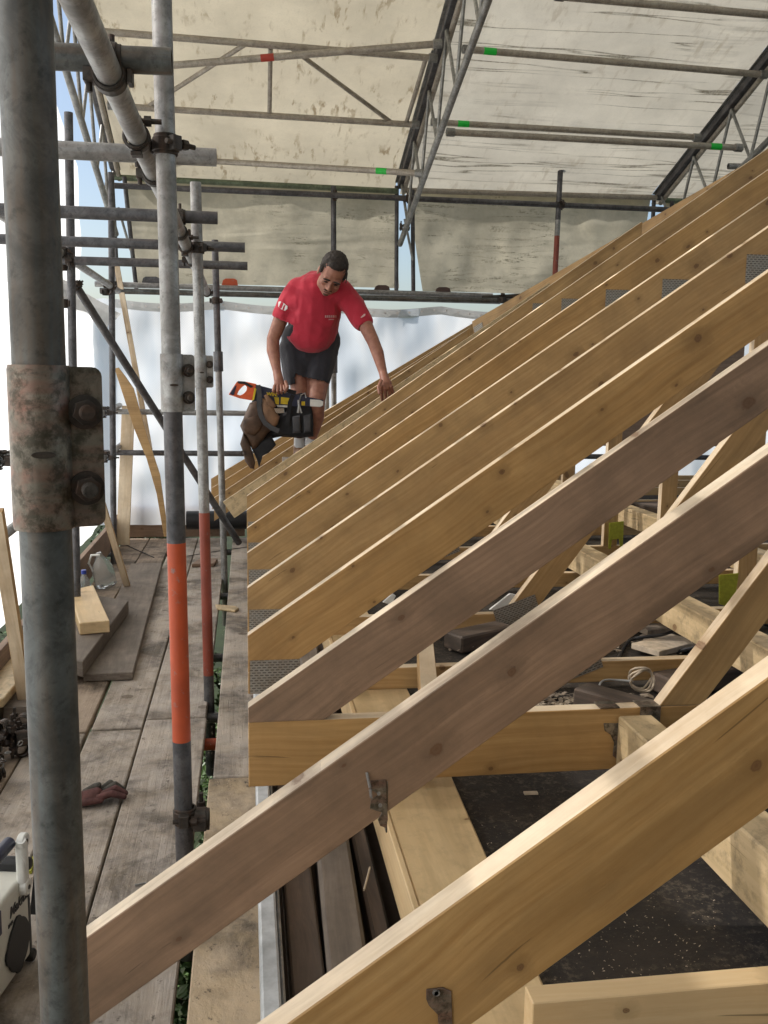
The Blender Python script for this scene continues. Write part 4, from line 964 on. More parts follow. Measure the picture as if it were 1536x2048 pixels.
hp_ = beam('hip_rafter', h0 + dn, h1 + dn, .038, .17, 'pine', upv=Vector((0, 0, 1)), label='pale sloping rafter closing the far ends of the trusses along the skyline', cat='rafter')
hM = WM[hp_]; q = MB(); q.box((.01, -.0225, -.075), (.13, -.0195, .03), hM); q.build('nail_plate', MAT['nail_plate'], hp_)
# jack rafters
def rafter(Y, z0, t, dv, x0, xe, th, mat, label):
    T = lambda x: z0 + t*x; k = t/(1+t*t)
    e = empty('jack_rafter', V(x0, Y, T(x0)-dv), label, 'rafter', 'rafters nearest the camera')
    prism_xz('timber', [(x0, T(x0)), (xe, T(xe)), (xe, T(xe)-dv), (x0+.002, T(x0)-dv)], Y, Y+th, math.atan(t), mat, e, bevel=.0016)
    return e
r8 = rafter(1.50, -.753, .70, .160, -.315, 3.3, .045, 'pine_pink', 'pinkish rafter crossing the whole picture, running down behind the big post')
r9 = rafter(.93, -.733, .70, .165, -.30, 3.0, .038, 'pine_golden', 'golden rafter nearest the camera in the lower right corner')
def hanger(parent, pts, Y, fold, label=None):
    h = pxpoly('joist_hanger', pts, Y-.0028, .0025, 'sleeve_steel', parent, bevel=.0006)
    if fold:
        (px, y0, y1) = fold; a, b_ = at(px, y0, Y), at(px, y1, Y); q = MB(); q.box((a.x-.0025, Y-.001, b_.z), (a.x, Y+.10, a.z)); q.build('flange', MAT['sleeve_steel'], h, bevel=.0006)
    for (px, py) in ((pts[0][0]*.5+pts[1][0]*.5, pts[0][1]*.7+pts[2][1]*.3), (pts[0][0]*.4+pts[1][0]*.6, pts[0][1]*.4+pts[2][1]*.6)):
        c = at(px, py, Y); q = MB(); q.prism([(c.x+.0035*math.cos(i*.785), c.z+.0035*math.sin(i*.785)) for i in range(8)], Y-.0045, Y-.0024); q.build('nail_head', MAT['galv'], h)
hanger(r8, [(742, 1562), (772, 1560), (776, 1640), (772, 1656), (760, 1652), (756, 1640), (764, 1625), (740, 1618), (742, 1600), (758, 1590), (742, 1580)], 1.50, (776, 1562, 1665))
hanger(r9, [(853, 1980), (886, 1976), (903, 1984), (906, 2070), (880, 2080), (876, 2030), (858, 2012), (853, 2000)], .93, None)
# binders and trimmer
BG = 'long timbers tying the trusses together'
bp = alongy('binder', .852, .935, .35, 1.965, -.90, -.772, 'pine_pale', 'pale mottled joist hung off the deep bottom chord, passing under the golden rafter', cat='joist', group=BG)
alongy('binder', 1.47, 1.56, 1.4, 6.8, -.864, -.755, 'pine_pale', 'pale speckled binder lying on the bottom chords', cat='binder', group=BG)
alongy('binder', 2.25, 2.34, 2.0, 6.8, -.864, -.755, 'pine_pale', 'speckled binder further right, seen between the two pinkish rafters', cat='binder', group=BG)
e = empty('tie_hanger', at(1232, 1520, 1.96), 'grey joist hanger wrapped over the deep golden bottom chord', 'joist hanger')
pxpoly('hanger_plate', [(1208, 1447), (1250, 1447), (1253, 1480), (1250, 1512), (1237, 1521), (1226, 1512), (1229, 1486), (1222, 1470), (1210, 1462)], 1.9665, .003, 'sleeve_steel', e, bevel=.0006)
q = MB(); a, b_ = at(1199, 1434, 1.97), at(1238, 1434, 1.97); q.box((a.x, 1.967, H-.7555), (b_.x, 2.01, H-.7525)); q.build('top_strap', MAT['sleeve_steel'], e, bevel=.0005)
q = MB(); a, b_ = at(1278, 1434, 1.97), at(1318, 1434, 1.97); q.box((a.x, 1.965, H-.7555), (b_.x, 2.01, H-.7525)); q.box((a.x, 1.963, H-.80), (b_.x, 1.966, H-.7525)); q.build('top_strap', MAT['sleeve_steel'], e, bevel=.0005)
beam('trimmer', V(.385, 1.14, -.91), V(.849, 1.14, -.91), .038, .12, 'pine_fresh', label='pale trimmer timber on edge across the bottom right corner', cat='trimmer')
prism_xz('heel_block', [(.335, -.905), (.335, -.77), (.375, -.75), (.375, -.905)], 2.012, 2.06, 1.57, 'pine_pale', label='pale block standing behind the nearest full truss near its heel', cat='block')
beam('cross_brace', V(.42, 2.03, -.80), V(.52, 2.62, -.80), .045, .09, 'pine', label='short brace between the two nearest full trusses', cat='brace')
# extra pieces under the trusses
for k, (pts, Y, l) in enumerate((([(1218, 1046), (1248, 1042), (1246, 1094), (1240, 1094), (1238, 1078), (1224, 1080), (1222, 1098), (1217, 1098)], 4.60, 'yellow netting tag on the post of the fifth truss'), ([(1438, 1150), (1478, 1146), (1472, 1190), (1450, 1212), (1438, 1208)], 3.24, 'yellow netting tag on the post of the third truss'))):
    pxpoly('yellow_tag', pts, Y, .003, 'yellow_net', label=l, cat='tag', group='yellow netting tags')
xs = (.6, 5.0); tl = lambda x: -.77 + .60*x - .22
prism_xz('plywood_board', [(.75, -.60), (.75, tl(.75)), (4.6, tl(4.6) - .55), (4.6, -.60)], 8.19, 8.202, 0, 'toe_wood', bevel=0, label='brown plywood panel closing the far gable beneath the last truss', cat='plywood')
# staging for the man
slab('staging_board', [(.27, 6.50), (.80, 6.50), (.80, 7.17), (.27, 7.17)], -.655, -.62, 'scaffold_board', math.pi/2, label='short staging board the man stands on', cat='staging board')
for x, l in ((.31, 'left block under the staging board'), (.70, 'right block under the staging board')):
    slab('timber_block', [(x, 6.55), (x+.09, 6.55), (x+.09, 7.1), (x, 7.1)], -.93, -.656, 'toe_wood', 0, label=l, cat='timber block')

# debris on the dark ceiling deck
def cable(name, P, r, mat, label, cat='cable', n=7):
    P = [Vector(p) for p in P]; Q = []
    for k in range(len(P)-1):
        p0, p1, p2, p3 = P[max(k-1, 0)], P[k], P[k+1], P[min(k+2, len(P)-1)]
        for s in range(n):
            u = s/n; Q.append(.5*((2*p1) + (p2-p0)*u + (2*p0-5*p1+4*p2-p3)*u*u + (3*p1-p0-3*p2+p3)*u**3))
    Q.append(P[-1]); q = MB(); q.path(Q, r, 7); return tag(q.build(name, MAT[mat], smooth=True), label, cat)
def A(px, py, z=-.945): return atz(px, py, z)
beam('old_timber', A(1160, 1392, -.915), A(1330, 1440, -.915), .08, .07, 'old_timber', label='reddish brown old timber lying behind the deep bottom chord', cat='old timber', bevel=.006)
beam('old_timber', A(1320, 1370, -.92), A(1480, 1345, -.92), .09, .06, 'old_timber', label='dark old timber lying right of the long web', cat='old timber', bevel=.006)
beam('old_timber', A(905, 1285, -.92), A(1010, 1262, -.92), .10, .06, 'old_timber', label='dark timber lying between the second and third trusses', cat='old timber', bevel=.006)
beam('old_timber', A(1120, 1110, -.915), A(1290, 1155, -.915), .25, .06, 'old_timber', label='dark board far back between the fourth and fifth trusses', cat='old timber', bevel=.006)
beam('old_timber', A(1290, 1020, -.90), A(1370, 1040, -.90), .25, .12, 'old_timber', label='dark old beam far back at the right', cat='old timber', bevel=.006)
beam('scrap_board', A(1290, 1300, -.93), A(1370, 1280, -.93), .12, .02, 'bone', label='pale broken board among the black cables', cat='scrap board')
beam('scrap_board', A(1380, 1270, -.93), A(1480, 1300, -.93), .10, .02, 'scrap', label='grey broken board among the black cables', cat='scrap board')
beam('scrap_board', A(1265, 1236, -.93), A(1330, 1262, -.93), .16, .02, 'scrap', label='wide grey scrap board behind the second truss', cat='scrap board')
cable('black_cable', [A(1235, 1318), A(1262, 1280), A(1330, 1268, -.90), A(1400, 1240, -.88), A(1440, 1225, -.9), A(1500, 1240), A(1560, 1260)], .006, 'black_plastic', 'black cable looping between the second and third trusses')
cable('black_cable', [A(1350, 1305), A(1420, 1290, -.90), A(1480, 1298, -.92), A(1560, 1290)], .007, 'black_plastic', 'second black cable near the right edge')
cable('black_cable', [A(1380, 1250), A(1372, 1232, -.88), A(1400, 1218, -.87), A(1450, 1222), A(1480, 1240)], .005, 'black_plastic', 'short black cable hoop below the speckled binder')
c = A(1285, 1362, -.87)
q = MB()
for j in range(3):
    q.path([c + Vector((.036*math.cos(u)*(1+.1*math.sin(3*u+j)), .012*math.sin(2*u+j)+j*.006, .032*math.sin(u)+.004*j)) for u in [k*.35 for k in range(18)]], .0035, 6, closed=True)
tag(q.build('cable_coil', MAT['bone'], smooth=True), 'small coil of pale cable on the reddish timber', 'cable coil')
cable('grey_cable', [c+Vector((-.03, 0, .0)), A(1235, 1360, -.88), A(1205, 1362, -.88), A(1196, 1385, -.90), A(1200, 1420, -.93)], .003, 'grey_cable', 'thin grey cable running from the pale coil')
def chips(name, n, region, size, mat, label, z=-.95):
    q = MB()
    for k in range(n):
        px = random.uniform(region[0], region[2]); py = random.uniform(region[1], region[3])
        p = atz(px, py, z + random.uniform(0, .012)); l = size*random.uniform(.4, 1.4); wd = l*random.uniform(.15, .5)
        M = Matrix.Translation(p) @ Matrix.Rotation(random.uniform(0, 6.3), 4, 'Z') @ Matrix.Rotation(random.uniform(-.5, .5), 4, 'X') @ Matrix.Rotation(random.uniform(-.5,.5), 4, 'Y')
        q.add([M @ Vector(v) for v in ((-l,-wd,0),(0,-wd,.25*l),(l,-wd,0),(l,wd,.0),(0,wd,.3*l),(-l,wd,0))], [(0,1,4,5),(1,2,3,4)])
    return tag(q.build(name, MAT[mat]), label, kind='stuff')
chips('wood_shavings', 170, (1060, 1398, 1215, 1430), .011, 'bone', 'pale shavings and rubble piled behind the deep bottom chord')
chips('rubble', 260, (1030, 1385, 1300, 1432), .014, 'scrap', 'grey-brown rubble behind the deep bottom chord')
chips('rubble', 260, (880, 1240, 1536, 1310), .018, 'scrap', 'grey rubble between the second and third trusses')
chips('dust_chips', 40, (950, 1640, 1200, 1760), .0022, 'bone', 'small pale chips on the dark felt')
chips('dust_chips', 150, (1150, 1790, 1440, 1950), .0016, 'bone', 'pale crumbs scattered over the dark felt at the lower right')
q = MB(); M = frame(A(1048, 1588, -.95), A(1078, 1587, -.95)); q.box((0, -.006, 0), (.032, .006, .004), M); tag(q.build('wood_splinter', MAT['bone'], None, M), 'pale splinter lying on the dark felt', 'splinter')
chips('deck_sawdust', 600, (410, 1440, 520, 1700), .0022, 'bone', 'fine sawdust over the sandy plywood deck', z=-1.53)
chips('deck_dirt', 260, (200, 1100, 500, 1440), .004, 'scrap', 'bits of dirt scattered over the far deck boards', z=-1.53)
chips('deck_dirt', 160, (180, 1440, 400, 1800), .0028, 'scrap', 'bits of dirt scattered over the near deck boards', z=-1.53)
for (px, py, px2, py2, z, l) in ((1075, 0, 0, 0, 0, ''),): pass
pxpoly('plastic_offcut', [(978, 1220), (1020, 1187), (1034, 1190), (1012, 1222)], 3.45, .01, 'white_plastic', label='white plastic offcut behind the third truss', cat='offcut')
pxpoly('plastic_offcut', [(765, 1205), (785, 1187), (792, 1192), (783, 1210)], 3.20, .01, 'white_plastic', label='small white plastic scrap peeping over the pinkish top chord', cat='offcut')
cable('wire_nail', [atz(740, 1735, -1.04), atz(728, 1780, -1.03)], .0022, 'bone', 'bent pale nail lying on the old split timber', cat='nail')
cable('wire_nail', [V(.2005, 1.497, -.672), V(.206, 1.49, -.70), V(.208, 1.49, -.715)], .0025, 'galv', 'shiny nail hanging from the joist hanger on the pinkish rafter', cat='nail')
cable('wire_nail', [atz(270, 1770, -1.525), atz(292, 1766, -1.525)], .003, 'galv', 'small nail lying on the near deck board', cat='nail')

# ================================================================== THE MAN
PY = 6.78
man = empty('person', at(615, 905, PY), 'man in red t-shirt and dark shorts bending over the rafters with a tool bag', 'person')
def P(px, py, Y): return at(px, py, Y)
body = MB()
# torso core (under the shirt), neck
body.chain([P(617, 700, 6.88), P(622, 660, 6.82), P(632, 610, 6.72), P(640, 580, 6.62)], [.10, .11, .11, .085])
body.chain([P(643, 580, 6.60), P(656, 560, 6.52), P(662, 550, 6.48)], [.075, .062, .06])
# arm on the left of the picture
sL, eL, wL = P(583, 588, 6.68), P(546, 678, 6.72), P(554, 742, 6.62)
body.chain([P(590, 592, 6.69), P(564, 632, 6.72), eL], [.055, .055, .046])
body.chain([eL, P(546, 700, 6.70), wL], [.046, .047, .031])
# arm reaching to the rafter
sR, eR, wR = P(700, 592, 6.60), P(746, 682, 6.42), P(766, 745, 6.32)
body.chain([P(694, 597, 6.61), P(722, 632, 6.54), eR], [.055, .055, .045])
body.chain([eR, P(755, 705, 6.38), wR], [.044, .044, .030])
# legs
zb_ = -.62
body.chain([P(600, 715, 6.86), P(598, 760, 6.80), P(601, 800, 6.76)], [.09, .072, .060])
body.chain([P(601, 800, 6.76), P(598, 835, 6.84), P(600, 880, 6.88)], [.058, .052, .038])
body.chain([P(643, 715, 6.84), P(637, 765, 6.76), P(634, 797, 6.70)], [.10, .078, .062])
body.chain([P(634, 797, 6.70), P(633, 835, 6.78), P(622, 880, 6.84)], [.060, .057, .038])
# palms
body.chain([wL, P(558, 762, 6.58)], [.031, .036]); body.ball(P(559, 768, 6.57), (.040, .030, .042))
body.chain([wR, P(770, 760, 6.27)], [.030, .034]); body.ball(P(772, 768, 6.25), (.042, .026, .045))
# head
fw = Vector((-.14, -.68, -.72)).normalized(); uu = Vector((.27, -.68, .68)); uu = (uu - fw*uu.dot(fw)).normalized(); rt = fw.cross(uu)
HM = Matrix.Identity(4); hc = P(664, 547, 6.42)
for i in range(3): HM[i][0] = rt[i]; HM[i][1] = fw[i]; HM[i][2] = uu[i]; HM[i][3] = hc[i]
HS = 1.12
def hp(x, y, z): return HM @ Vector((x*HS, y*HS, z*HS))
HR = HM.to_3x3().to_4x4()
def hb(mb, c, r): mb.ball(hp(*c), tuple(v*HS for v in r), HR)
hb(body, (0, -.012, .035), (.078, .098, .088)); hb(body, (0, .03, -.02), (.067, .066, .085)); hb(body, (0, .045, -.075), (.052, .045, .045))
hb(body, (0, .068, -.098), (.026, .022, .022)); hb(body, (.040, .03, -.062), (.03, .04, .04)); hb(body, (-.040, .03, -.062), (.03, .04, .04))
for s in (1, -1):
    hb(body, (s*.030, .083, .018), (.026, .013, .009)); hb(body, (s*.040, .070, -.022), (.022, .022, .018))
    hb(body, (s*.080, -.005, -.010), (.010, .020, .034)); hb(body, (s*.014, .097, -.036), (.010, .012, .009))
for k in range(6): hb(body, (0, .088+.006*k*.8, .012-.0088*k), (.0085+.0008*k, .012, .010))
hb(body, (0, .088, -.066), (.024, .012, .010)); hb(body, (0, .084, -.080), (.020, .012, .008))
me = remeshed(body, .0065, 4); me.materials.append(MAT['skin'])
bo = link('body', me, None, man)
# fingers: five per hand
def finger(pts, r, parent=bo): q = MB(); q.chain(pts, [r*1.05, r, r*.92, r*.75][:len(pts)], .004); fluid('finger', q, MAT['skin'], parent, .0035, 3)
for k, (dx, l) in enumerate(((-12, 1.0), (-4, 1.12), (4, 1.05), (11, .86))):      # hand flat over the rafter edge
    finger([P(772+dx*.8+1, 772, 6.24), P(774+dx+1, 775+12*l, 6.30), P(776+dx*1.02+1, 776+24*l, 6.37)], .0125)
finger([P(762, 762, 6.20), P(757, 775, 6.15), P(759, 786, 6.13)], .0125)
for k, (dx, l) in enumerate(((-12, .9), (-4, 1.05), (4, 1.0), (11, .85))):        # hand closed on the belt of the tool bag
    finger([P(559+dx*.8, 772, 6.54), P(559+dx, 772+10*l, 6.51), P(560+dx*.9, 772+14*l, 6.545), P(560+dx*.8, 772+8*l, 6.585)], .012)
finger([P(571, 764, 6.55), P(575, 774, 6.52), P(571, 781, 6.51)], .0125)
# face details
def spot(name, c, r, mat, parent=bo): q = MB(); hb(q, c, r); return q.build(name, MAT[mat], parent, smooth=True)
for s in (1, -1):
    spot('eye', (s*.031, .0905, .000), (.0135, .006, .0042), 'eye_dark'); spot('eyebrow', (s*.032, .0945, .021), (.024, .006, .0055), 'hair')
spot('lips', (0, .0945, -.071), (.020, .005, .0035), 'glove_red'); 
q = MB(); hb(q, (.011, .094, -.056), (.016, .006, .005)); hb(q, (-.011, .094, -.056), (.016, .006, .005)); hb(q, (0, .080, -.098), (.018, .0125, .012)); q.build('beard', MAT['stubble'], bo, smooth=True)
q = MB(); q.path([hp(-.093, .04, .0), hp(-.094, -.03, .005), hp(-.088, -.045, -.01)], .0035, 6); q.build('pencil', MAT['black_plastic'], bo, smooth=True)
q = MB()
hb(q, (0, -.024, .045), (.084, .094, .090)); hb(q, (0, -.050, .0), (.080, .066, .080)); hb(q, (.074, .012, .030), (.012, .032, .034)); hb(q, (-.074, .012, .030), (.012, .032, .034)); hb(q, (0, .035, .098), (.055, .036, .028))
hair = remeshed(q, .006, 3); hair.materials.append(MAT['hair'])
for v in hair.vertices: v.co += mnoise.noise_vector(v.co*70)*.004 + mnoise.noise_vector(v.co*160)*.003
link('hair', hair, None, man)
# t-shirt
q = MB()
q.chain([P(597, 580, 6.67), P(628, 578, 6.63), P(660, 582, 6.60), P(684, 586, 6.60)], [.090, .105, .105, .088])
q.chain([P(634, 590, 6.66), P(631, 620, 6.70), P(624, 655, 6.76)], [.170, .190, .190])
q.ball(P(630, 605, 6.66), (.215, .13, .12)); q.ball(P(624, 655, 6.74), (.192, .17, .125)); q.ball(P(620, 640, 6.72), (.19, .16, .14)); q.ball(P(656, 636, 6.70), (.085, .10, .10))
q.chain([P(604, 668, 6.79), P(640, 666, 6.77)], [.118, .118]); q.ball(P(623, 664, 6.74), (.175, .165, .105))
q.chain([P(592, 588, 6.68), P(577, 606, 6.69), P(565, 632, 6.71)], [.092, .080, .074])
q.chain([P(688, 592, 6.62), P(706, 610, 6.58), P(725, 642, 6.52)], [.090, .080, .074])
me = remeshed(q, .008, 5); me.materials.append(MAT['shirt'])
# crisp hems and a neck opening
def cut(me, co, no):
    bm = bmesh.new(); bm.from_mesh(me); r = bmesh.ops.bisect_plane(bm, geom=list(bm.verts)+list(bm.edges)+list(bm.faces), plane_co=co, plane_no=no, clear_outer=True)
    bm.to_mesh(me); bm.free()
def cut_near(me, co, no, rad):
    """trim only the part of the mesh within rad of co that lies beyond the plane"""
    bm = bmesh.new(); bm.from_mesh(me); no = no.normalized()
    dead = [v for v in bm.verts if (v.co-co).length < rad and (v.co-co).dot(no) > 0]
    bmesh.ops.delete(bm, geom=dead, context='VERTS'); bm.to_mesh(me); bm.free()
cut_near(me, P(562.5, 639, 6.715), P(562, 645, 6.72)-P(572, 615, 6.70), .13)
cut_near(me, P(733, 654, 6.50), P(736, 662, 6.48)-P(716, 625, 6.56), .13)
cut_near(me, P(658, 560, 6.50), P(664, 545, 6.44)-P(648, 580, 6.60), .11)
for v in me.vertices: v.co += mnoise.noise_vector(Vector((v.co.x*9, v.co.y*9, v.co.z*5)))*.010 + mnoise.noise_vector(Vector((v.co.x*22, v.co.y*22, v.co.z*9)))*.004
me.polygons.foreach_set('use_smooth', [True]*len(me.polygons))
sh = link('t_shirt', me, None, man)
mod = sh.modifiers.new('cloth', 'SOLIDIFY'); mod.thickness = .004
def on(mesh_o, px, py):
    """first point of the mesh on a sight line, used to lay a print on the cloth"""
    from mathutils.bvhtree import BVHTree
    me = mesh_o.data; tr = BVHTree.FromPolygons([WM[mesh_o] @ v.co for v in me.vertices], [p.vertices[:] for p in me.polygons])
    r = ray(px, py).normalized(); h = tr.ray_cast(Vector((0, 0, H)), r); return h[0]
def printed(name, pts, mat, parent):
    c = [on(parent, *p) for p in pts]
    if any(v is None for v in c): return
    n_ = Vector((0, -.004, .001)); q = MB(); q.add([v + n_*1.2 for v in c] + [v + n_*.5 for v in c], [list(range(len(c))), list(range(2*len(c)-1, len(c)-1, -1))] + [(i, i+len(c), (i+1) % len(c)+len(c), (i+1) % len(c)) for i in range(len(c))])
    q.build(name, MAT[mat], parent)
printed('sleeve_print', [(557, 604), (561, 603), (568, 607), (575, 613), (575, 618), (570, 622), (563, 619), (556, 613)], 'white_mark', sh)
printed('sleeve_print', [(721, 635), (728, 628), (731, 628), (730, 632), (723, 636)], 'shirt_mark', sh)
for k in range(6): printed('chest_print', [(650+k*4, 631), (652.6+k*4, 631), (652.8+k*4, 635.5), (650.2+k*4, 635.5)], 'shirt_mark', sh)
printed('chest_print', [(657, 638.5), (668, 638.5), (668, 640), (657, 640)], 'shirt_mark', sh)
# shorts
q = MB()
q.chain([P(600, 680, 6.86), P(620, 684, 6.85), P(644, 680, 6.84)], [.140, .145, .140]); q.ball(P(618, 712, 6.84), (.17, .13, .13))
q.chain([P(590, 700, 6.86), P(594, 735, 6.83), P(596, 764, 6.80)], [.120, .108, .094]); q.chain([P(644, 700, 6.84), P(641, 730, 6.80), P(636, 757, 6.76)], [.120, .108, .096])
me = remeshed(q, .008, 4); me.materials.append(MAT['shorts'])
cut_near(me, P(596, 770, 6.80), Vector((.08, 0, -1)), .17); cut_near(me, P(635, 762, 6.76), Vector((-.25, 0, -1)), .17)
for v in me.vertices: v.co += mnoise.noise_vector(Vector((v.co.x*12, v.co.y*12, v.co.z*6)))*.010
me.polygons.foreach_set('use_smooth', [True]*len(me.polygons))
so = link('shorts', me, None, man); mod = so.modifiers.new('cloth', 'SOLIDIFY'); mod.thickness = .004
# socks and boots
for (px, Y) in ((600, 6.88), (622, 6.84)):
    c = P(px, 884, Y); q = MB(); q.chain([c + Vector((0, 0, .03)), c + Vector((0, 0, -.02))], [.045, .047]); fluid('sock', q, MAT['sock'], man, .006, 2)
    f0 = V(c.x, c.y, -.62); q = MB(); q.chain([f0+Vector((0, .04, .05)), f0+Vector((0, -.06, .045)), f0+Vector((-.01, -.17, .035))], [.05, .045, .036]); q.chain([f0+Vector((0, .02, .05)), f0+Vector((0, .01, .10))], [.05, .05])
    me = remeshed(q, .008, 3); me.materials.append(MAT['leather_tan'])
    for v in me.vertices: v.co.z = max(v.co.z, f0.z+.001)
    link('boot', me, None, man)

# ---- tool bag with belt and saw, hanging from his hand
bag = empty('tool_bag', at(560, 870, 6.72), 'brown leather and black tool bag hanging from the right hand of the man', 'tool bag')
def soft(name, pts, Y, th, mat, parent, puff=.5, n=3):
    """cushioned pouch: outline with a bulged front"""
    c = (sum(p[0] for p in pts)/len(pts), sum(p[1] for p in pts)/len(pts))
    q = MB(); rings = []
    for s, dy in ((1., 0), (.985, -th*.35), (.90, -th*.75), (.72, -th*.95), (.4, -th)):
        rings.append([at(c[0]+(p[0]-c[0])*s, c[1]+(p[1]-c[1])*s, Y) + Vector((0, dy, 0)) for p in pts])
    m_ = len(pts); vs = [v for r_ in rings for v in r_]; fs = [(k*m_+i, k*m_+(i+1)%m_, (k+1)*m_+(i+1)%m_, (k+1)*m_+i) for k in range(len(rings)-1) for i in range(m_)]
    back = [v + Vector((0, th*.4, 0)) for v in rings[0]]; b0 = len(vs); vs += back
    fs += [(i, b0+i, b0+(i+1)%m_, (i+1)%m_) for i in range(m_)]; fs += [[(len(rings)-1)*m_+i for i in range(m_)], [b0+i for i in range(m_)][::-1]]
    q.add(vs, fs); o = q.build(name, MAT[mat], parent, smooth=True)
    for v in o.data.vertices: v.co += mnoise.noise_vector(v.co*18 + Vector((Y, 3, 1)))*.006
    return o
soft('back_panel', [(508, 795), (530, 790), (560, 796), (600, 788), (625, 800), (627, 872), (600, 876), (560, 873), (530, 880), (505, 895), (490, 862), (488, 836)], 6.75, .03, 'webbing', bag)
lp = soft('leather_pouch', [(500, 806), (515, 800), (530, 812), (548, 830), (556, 838), (553, 848), (545, 858), (536, 866), (525, 880), (512, 897), (504, 899), (495, 880), (487, 866), (481, 852), (487, 838), (494, 820)], 6.70, .07, 'leather', bag)
soft('pouch_flap', [(487, 838), (520, 828), (528, 846), (520, 862), (508, 872), (492, 868), (484, 856)], 6.64, .035, 'leather', lp)
soft('leather_pouch', [(526, 796), (540, 800), (552, 822), (560, 833), (556, 848), (546, 857), (534, 848), (526, 822)], 6.62, .03, 'leather_tan', bag)
soft('leather_flap', [(527, 791), (533, 787), (548, 803), (553, 812), (546, 817), (536, 810)], 6.58, .014, 'leather_tan', bag)
soft('hammer_loop', [(504, 898), (520, 880), (543, 873), (552, 890), (538, 905), (525, 912), (518, 936), (514, 920), (508, 905)], 6.69, .03, 'webbing', bag)
soft('tool_sheath', [(487, 866), (496, 876), (504, 900), (511, 925), (508, 938), (500, 936), (490, 922), (486, 905), (480, 886)], 6.67, .035, 'leather', bag)
soft('black_pouch', [(580, 790), (604, 786), (624, 800), (627, 850), (626, 872), (600, 875), (568, 872), (545, 868), (546, 850), (560, 830), (575, 820)], 6.72, .06, 'webbing', bag)
soft('pocket', [(584, 832), (600, 830), (602, 866), (585, 866)], 6.66, .03, 'webbing_grey', bag); soft('pocket', [(606, 830), (621, 828), (622, 864), (607, 866)], 6.66, .03, 'webbing_grey', bag)
q = MB()
def strap(pts, wd, Y, mat, name='belt_strap', th=.004):
    L = []; R_ = []
    P3_ = [at(px, py, Y) for px, py in pts]
    for k, p in enumerate(P3_):
        d_ = (P3_[min(k+1, len(P3_)-1)] - P3_[max(k-1, 0)]).normalized(); n_ = Vector((-d_.z, 0, d_.x)).normalized()*wd/2; L.append(p+n_); R_.append(p-n_)
    ring = L + R_[::-1]; q = MB(); m_ = len(ring); n2 = len(L)
    vs = ring + [v + Vector((0, th, 0)) for v in ring]
    fs = [(k, k+1, m_-2-k, m_-1-k) for k in range(n2-1)] + [(m_+k, m_+m_-1-k, m_+m_-2-k, m_+k+1) for k in range(n2-1)] + [(i, i+m_, (i+1) % m_+m_, (i+1) % m_) for i in range(m_)]
    q.add(vs, fs); return q.build(name, MAT[mat], bag)
strap([(516, 770), (519, 790), (518, 812), (521, 830), (530, 846), (543, 856), (558, 862)], .034, 6.585, 'webbing_grey')
strap([(586, 790), (580, 805), (577, 830), (574, 850)], .03, 6.63, 'webbing')
strap([(592, 786), (578, 782), (560, 776), (552, 772)], .03, 6.60, 'webbing')
q = MB(); q.path([at(598, 806, 6.60), at(602, 790, 6.58), at(610, 786, 6.58), at(612, 796, 6.58)], .005, 8); q.path([at(597, 800, 6.6), at(598, 812, 6.6), at(596, 826, 6.6)], .009, 8); q.path([at(599, 812, 6.6), at(603, 826, 6.6)], .006, 8); q.build('buckle', MAT['galv'], bag, smooth=True)
q = MB(); q.path([at(486, 906, 6.62) + Vector((.014*math.cos(k*.6), 0, .016*math.sin(k*.6))) for k in range(10)], .004, 6, closed=True); q.build('ring', MAT['fitting'], bag, smooth=True)
pxpoly('rule', [(548, 817), (568, 816), (569, 826), (551, 827)], 6.60, .01, 'steel_bright', bag)
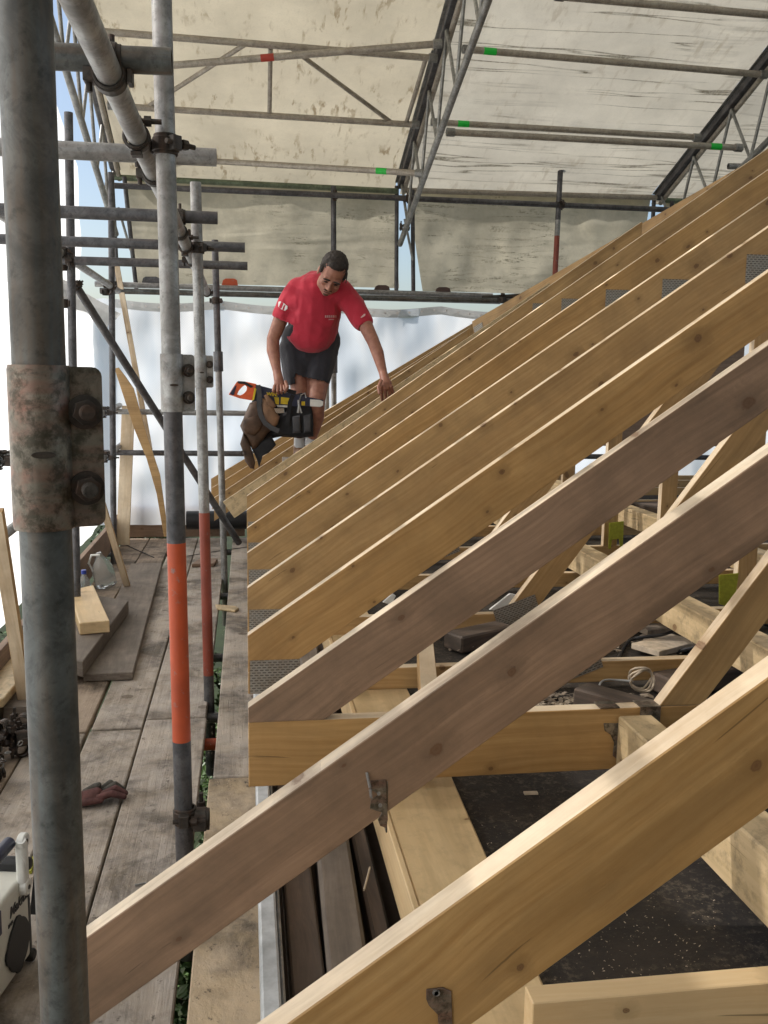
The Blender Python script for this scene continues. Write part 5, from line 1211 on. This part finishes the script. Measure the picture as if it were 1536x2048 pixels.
# handsaw stuck through the belt
saw = empty('hand_saw', at(560, 795, 6.63), 'handsaw with orange grip pushed through the tool bag', 'saw')
def plate_px(name, outer, hole, Y, th, mat, parent):
    """plate with a hole: two concentric outlines of equal point count"""
    n = len(outer); f0 = [at(*p, Y) for p in outer]; f1 = [at(*p, Y) for p in hole]; t_ = Vector((0, th, 0))
    vs = f0 + f1 + [v+t_ for v in f0] + [v+t_ for v in f1]; fs = []
    for i in range(n):
        j = (i+1) % n; fs += [(i, j, n+j, n+i), (2*n+i, 3*n+i, 3*n+j, 2*n+j), (i, 2*n+i, 2*n+j, j), (n+i, n+j, 3*n+j, 3*n+i)]
    q = MB(); q.add(vs, fs); return q.build(name, MAT[mat], parent, bevel=.003)
grip = plate_px('handle', [(457, 789), (465, 776), (474, 763), (490, 763), (513, 768), (510, 780), (504, 801), (480, 797)], [(474, 789), (478, 781), (484, 774), (490, 770), (494, 774), (493, 781), (488, 787), (481, 791)], 6.62, .03, 'saw_orange', saw)
pxpoly('grip_insert', [(475, 762), (490, 763), (507, 773), (502, 776), (488, 768), (476, 767)], 6.612, .03, 'black_plastic', saw, bevel=.003)
pxpoly('grip_insert', [(459, 787), (468, 773), (473, 770), (471, 780), (467, 791)], 6.612, .03, 'navy', saw, bevel=.003)
bl = pxpoly('blade', [(508, 768), (580, 787), (647, 800), (646, 813), (560, 812), (506, 800)], 6.635, .002, 'navy', saw, bevel=0)
pxpoly('blade_tip', [(620, 798.5), (640, 800), (647, 803), (646, 811), (640, 814), (620, 812.5)], 6.632, .006, 'white_plastic', saw)
pxpoly('label_panel', [(548, 794), (558, 795), (558, 809), (551, 808)], 6.6335, .001, 'yellow', saw, bevel=0); pxpoly('label_panel', [(562, 794), (579, 796), (578, 809), (561, 808)], 6.6335, .001, 'yellow', saw, bevel=0)
pxpoly('label_panel', [(603, 803), (610, 803), (610, 811), (603, 811)], 6.6335, .001, 'yellow', saw, bevel=0); pxpoly('label_panel', [(553, 810), (577, 811), (577, 815), (555, 814)], 6.6335, .001, 'white_plastic', saw, bevel=0)
pxpoly('grip_edge', [(509, 776), (513, 777), (508, 800), (504, 801)], 6.612, .008, 'yellow', saw, bevel=0)
o_ = at(533, 791, 6.632); ex = (at(558, 793, 6.632)-o_).normalized(); ez = Vector((-ex.z, 0, ex.x)); ey = Vector((0, -1, 0))
M = Matrix.Identity(4)
for i in range(3): M[i][0] = ex[i]; M[i][1] = ez[i]; M[i][2] = ey[i]; M[i][3] = o_[i]
lettering('blade_lettering', 'WIN.', .034, M, 'yellow', saw, bold=.0012)
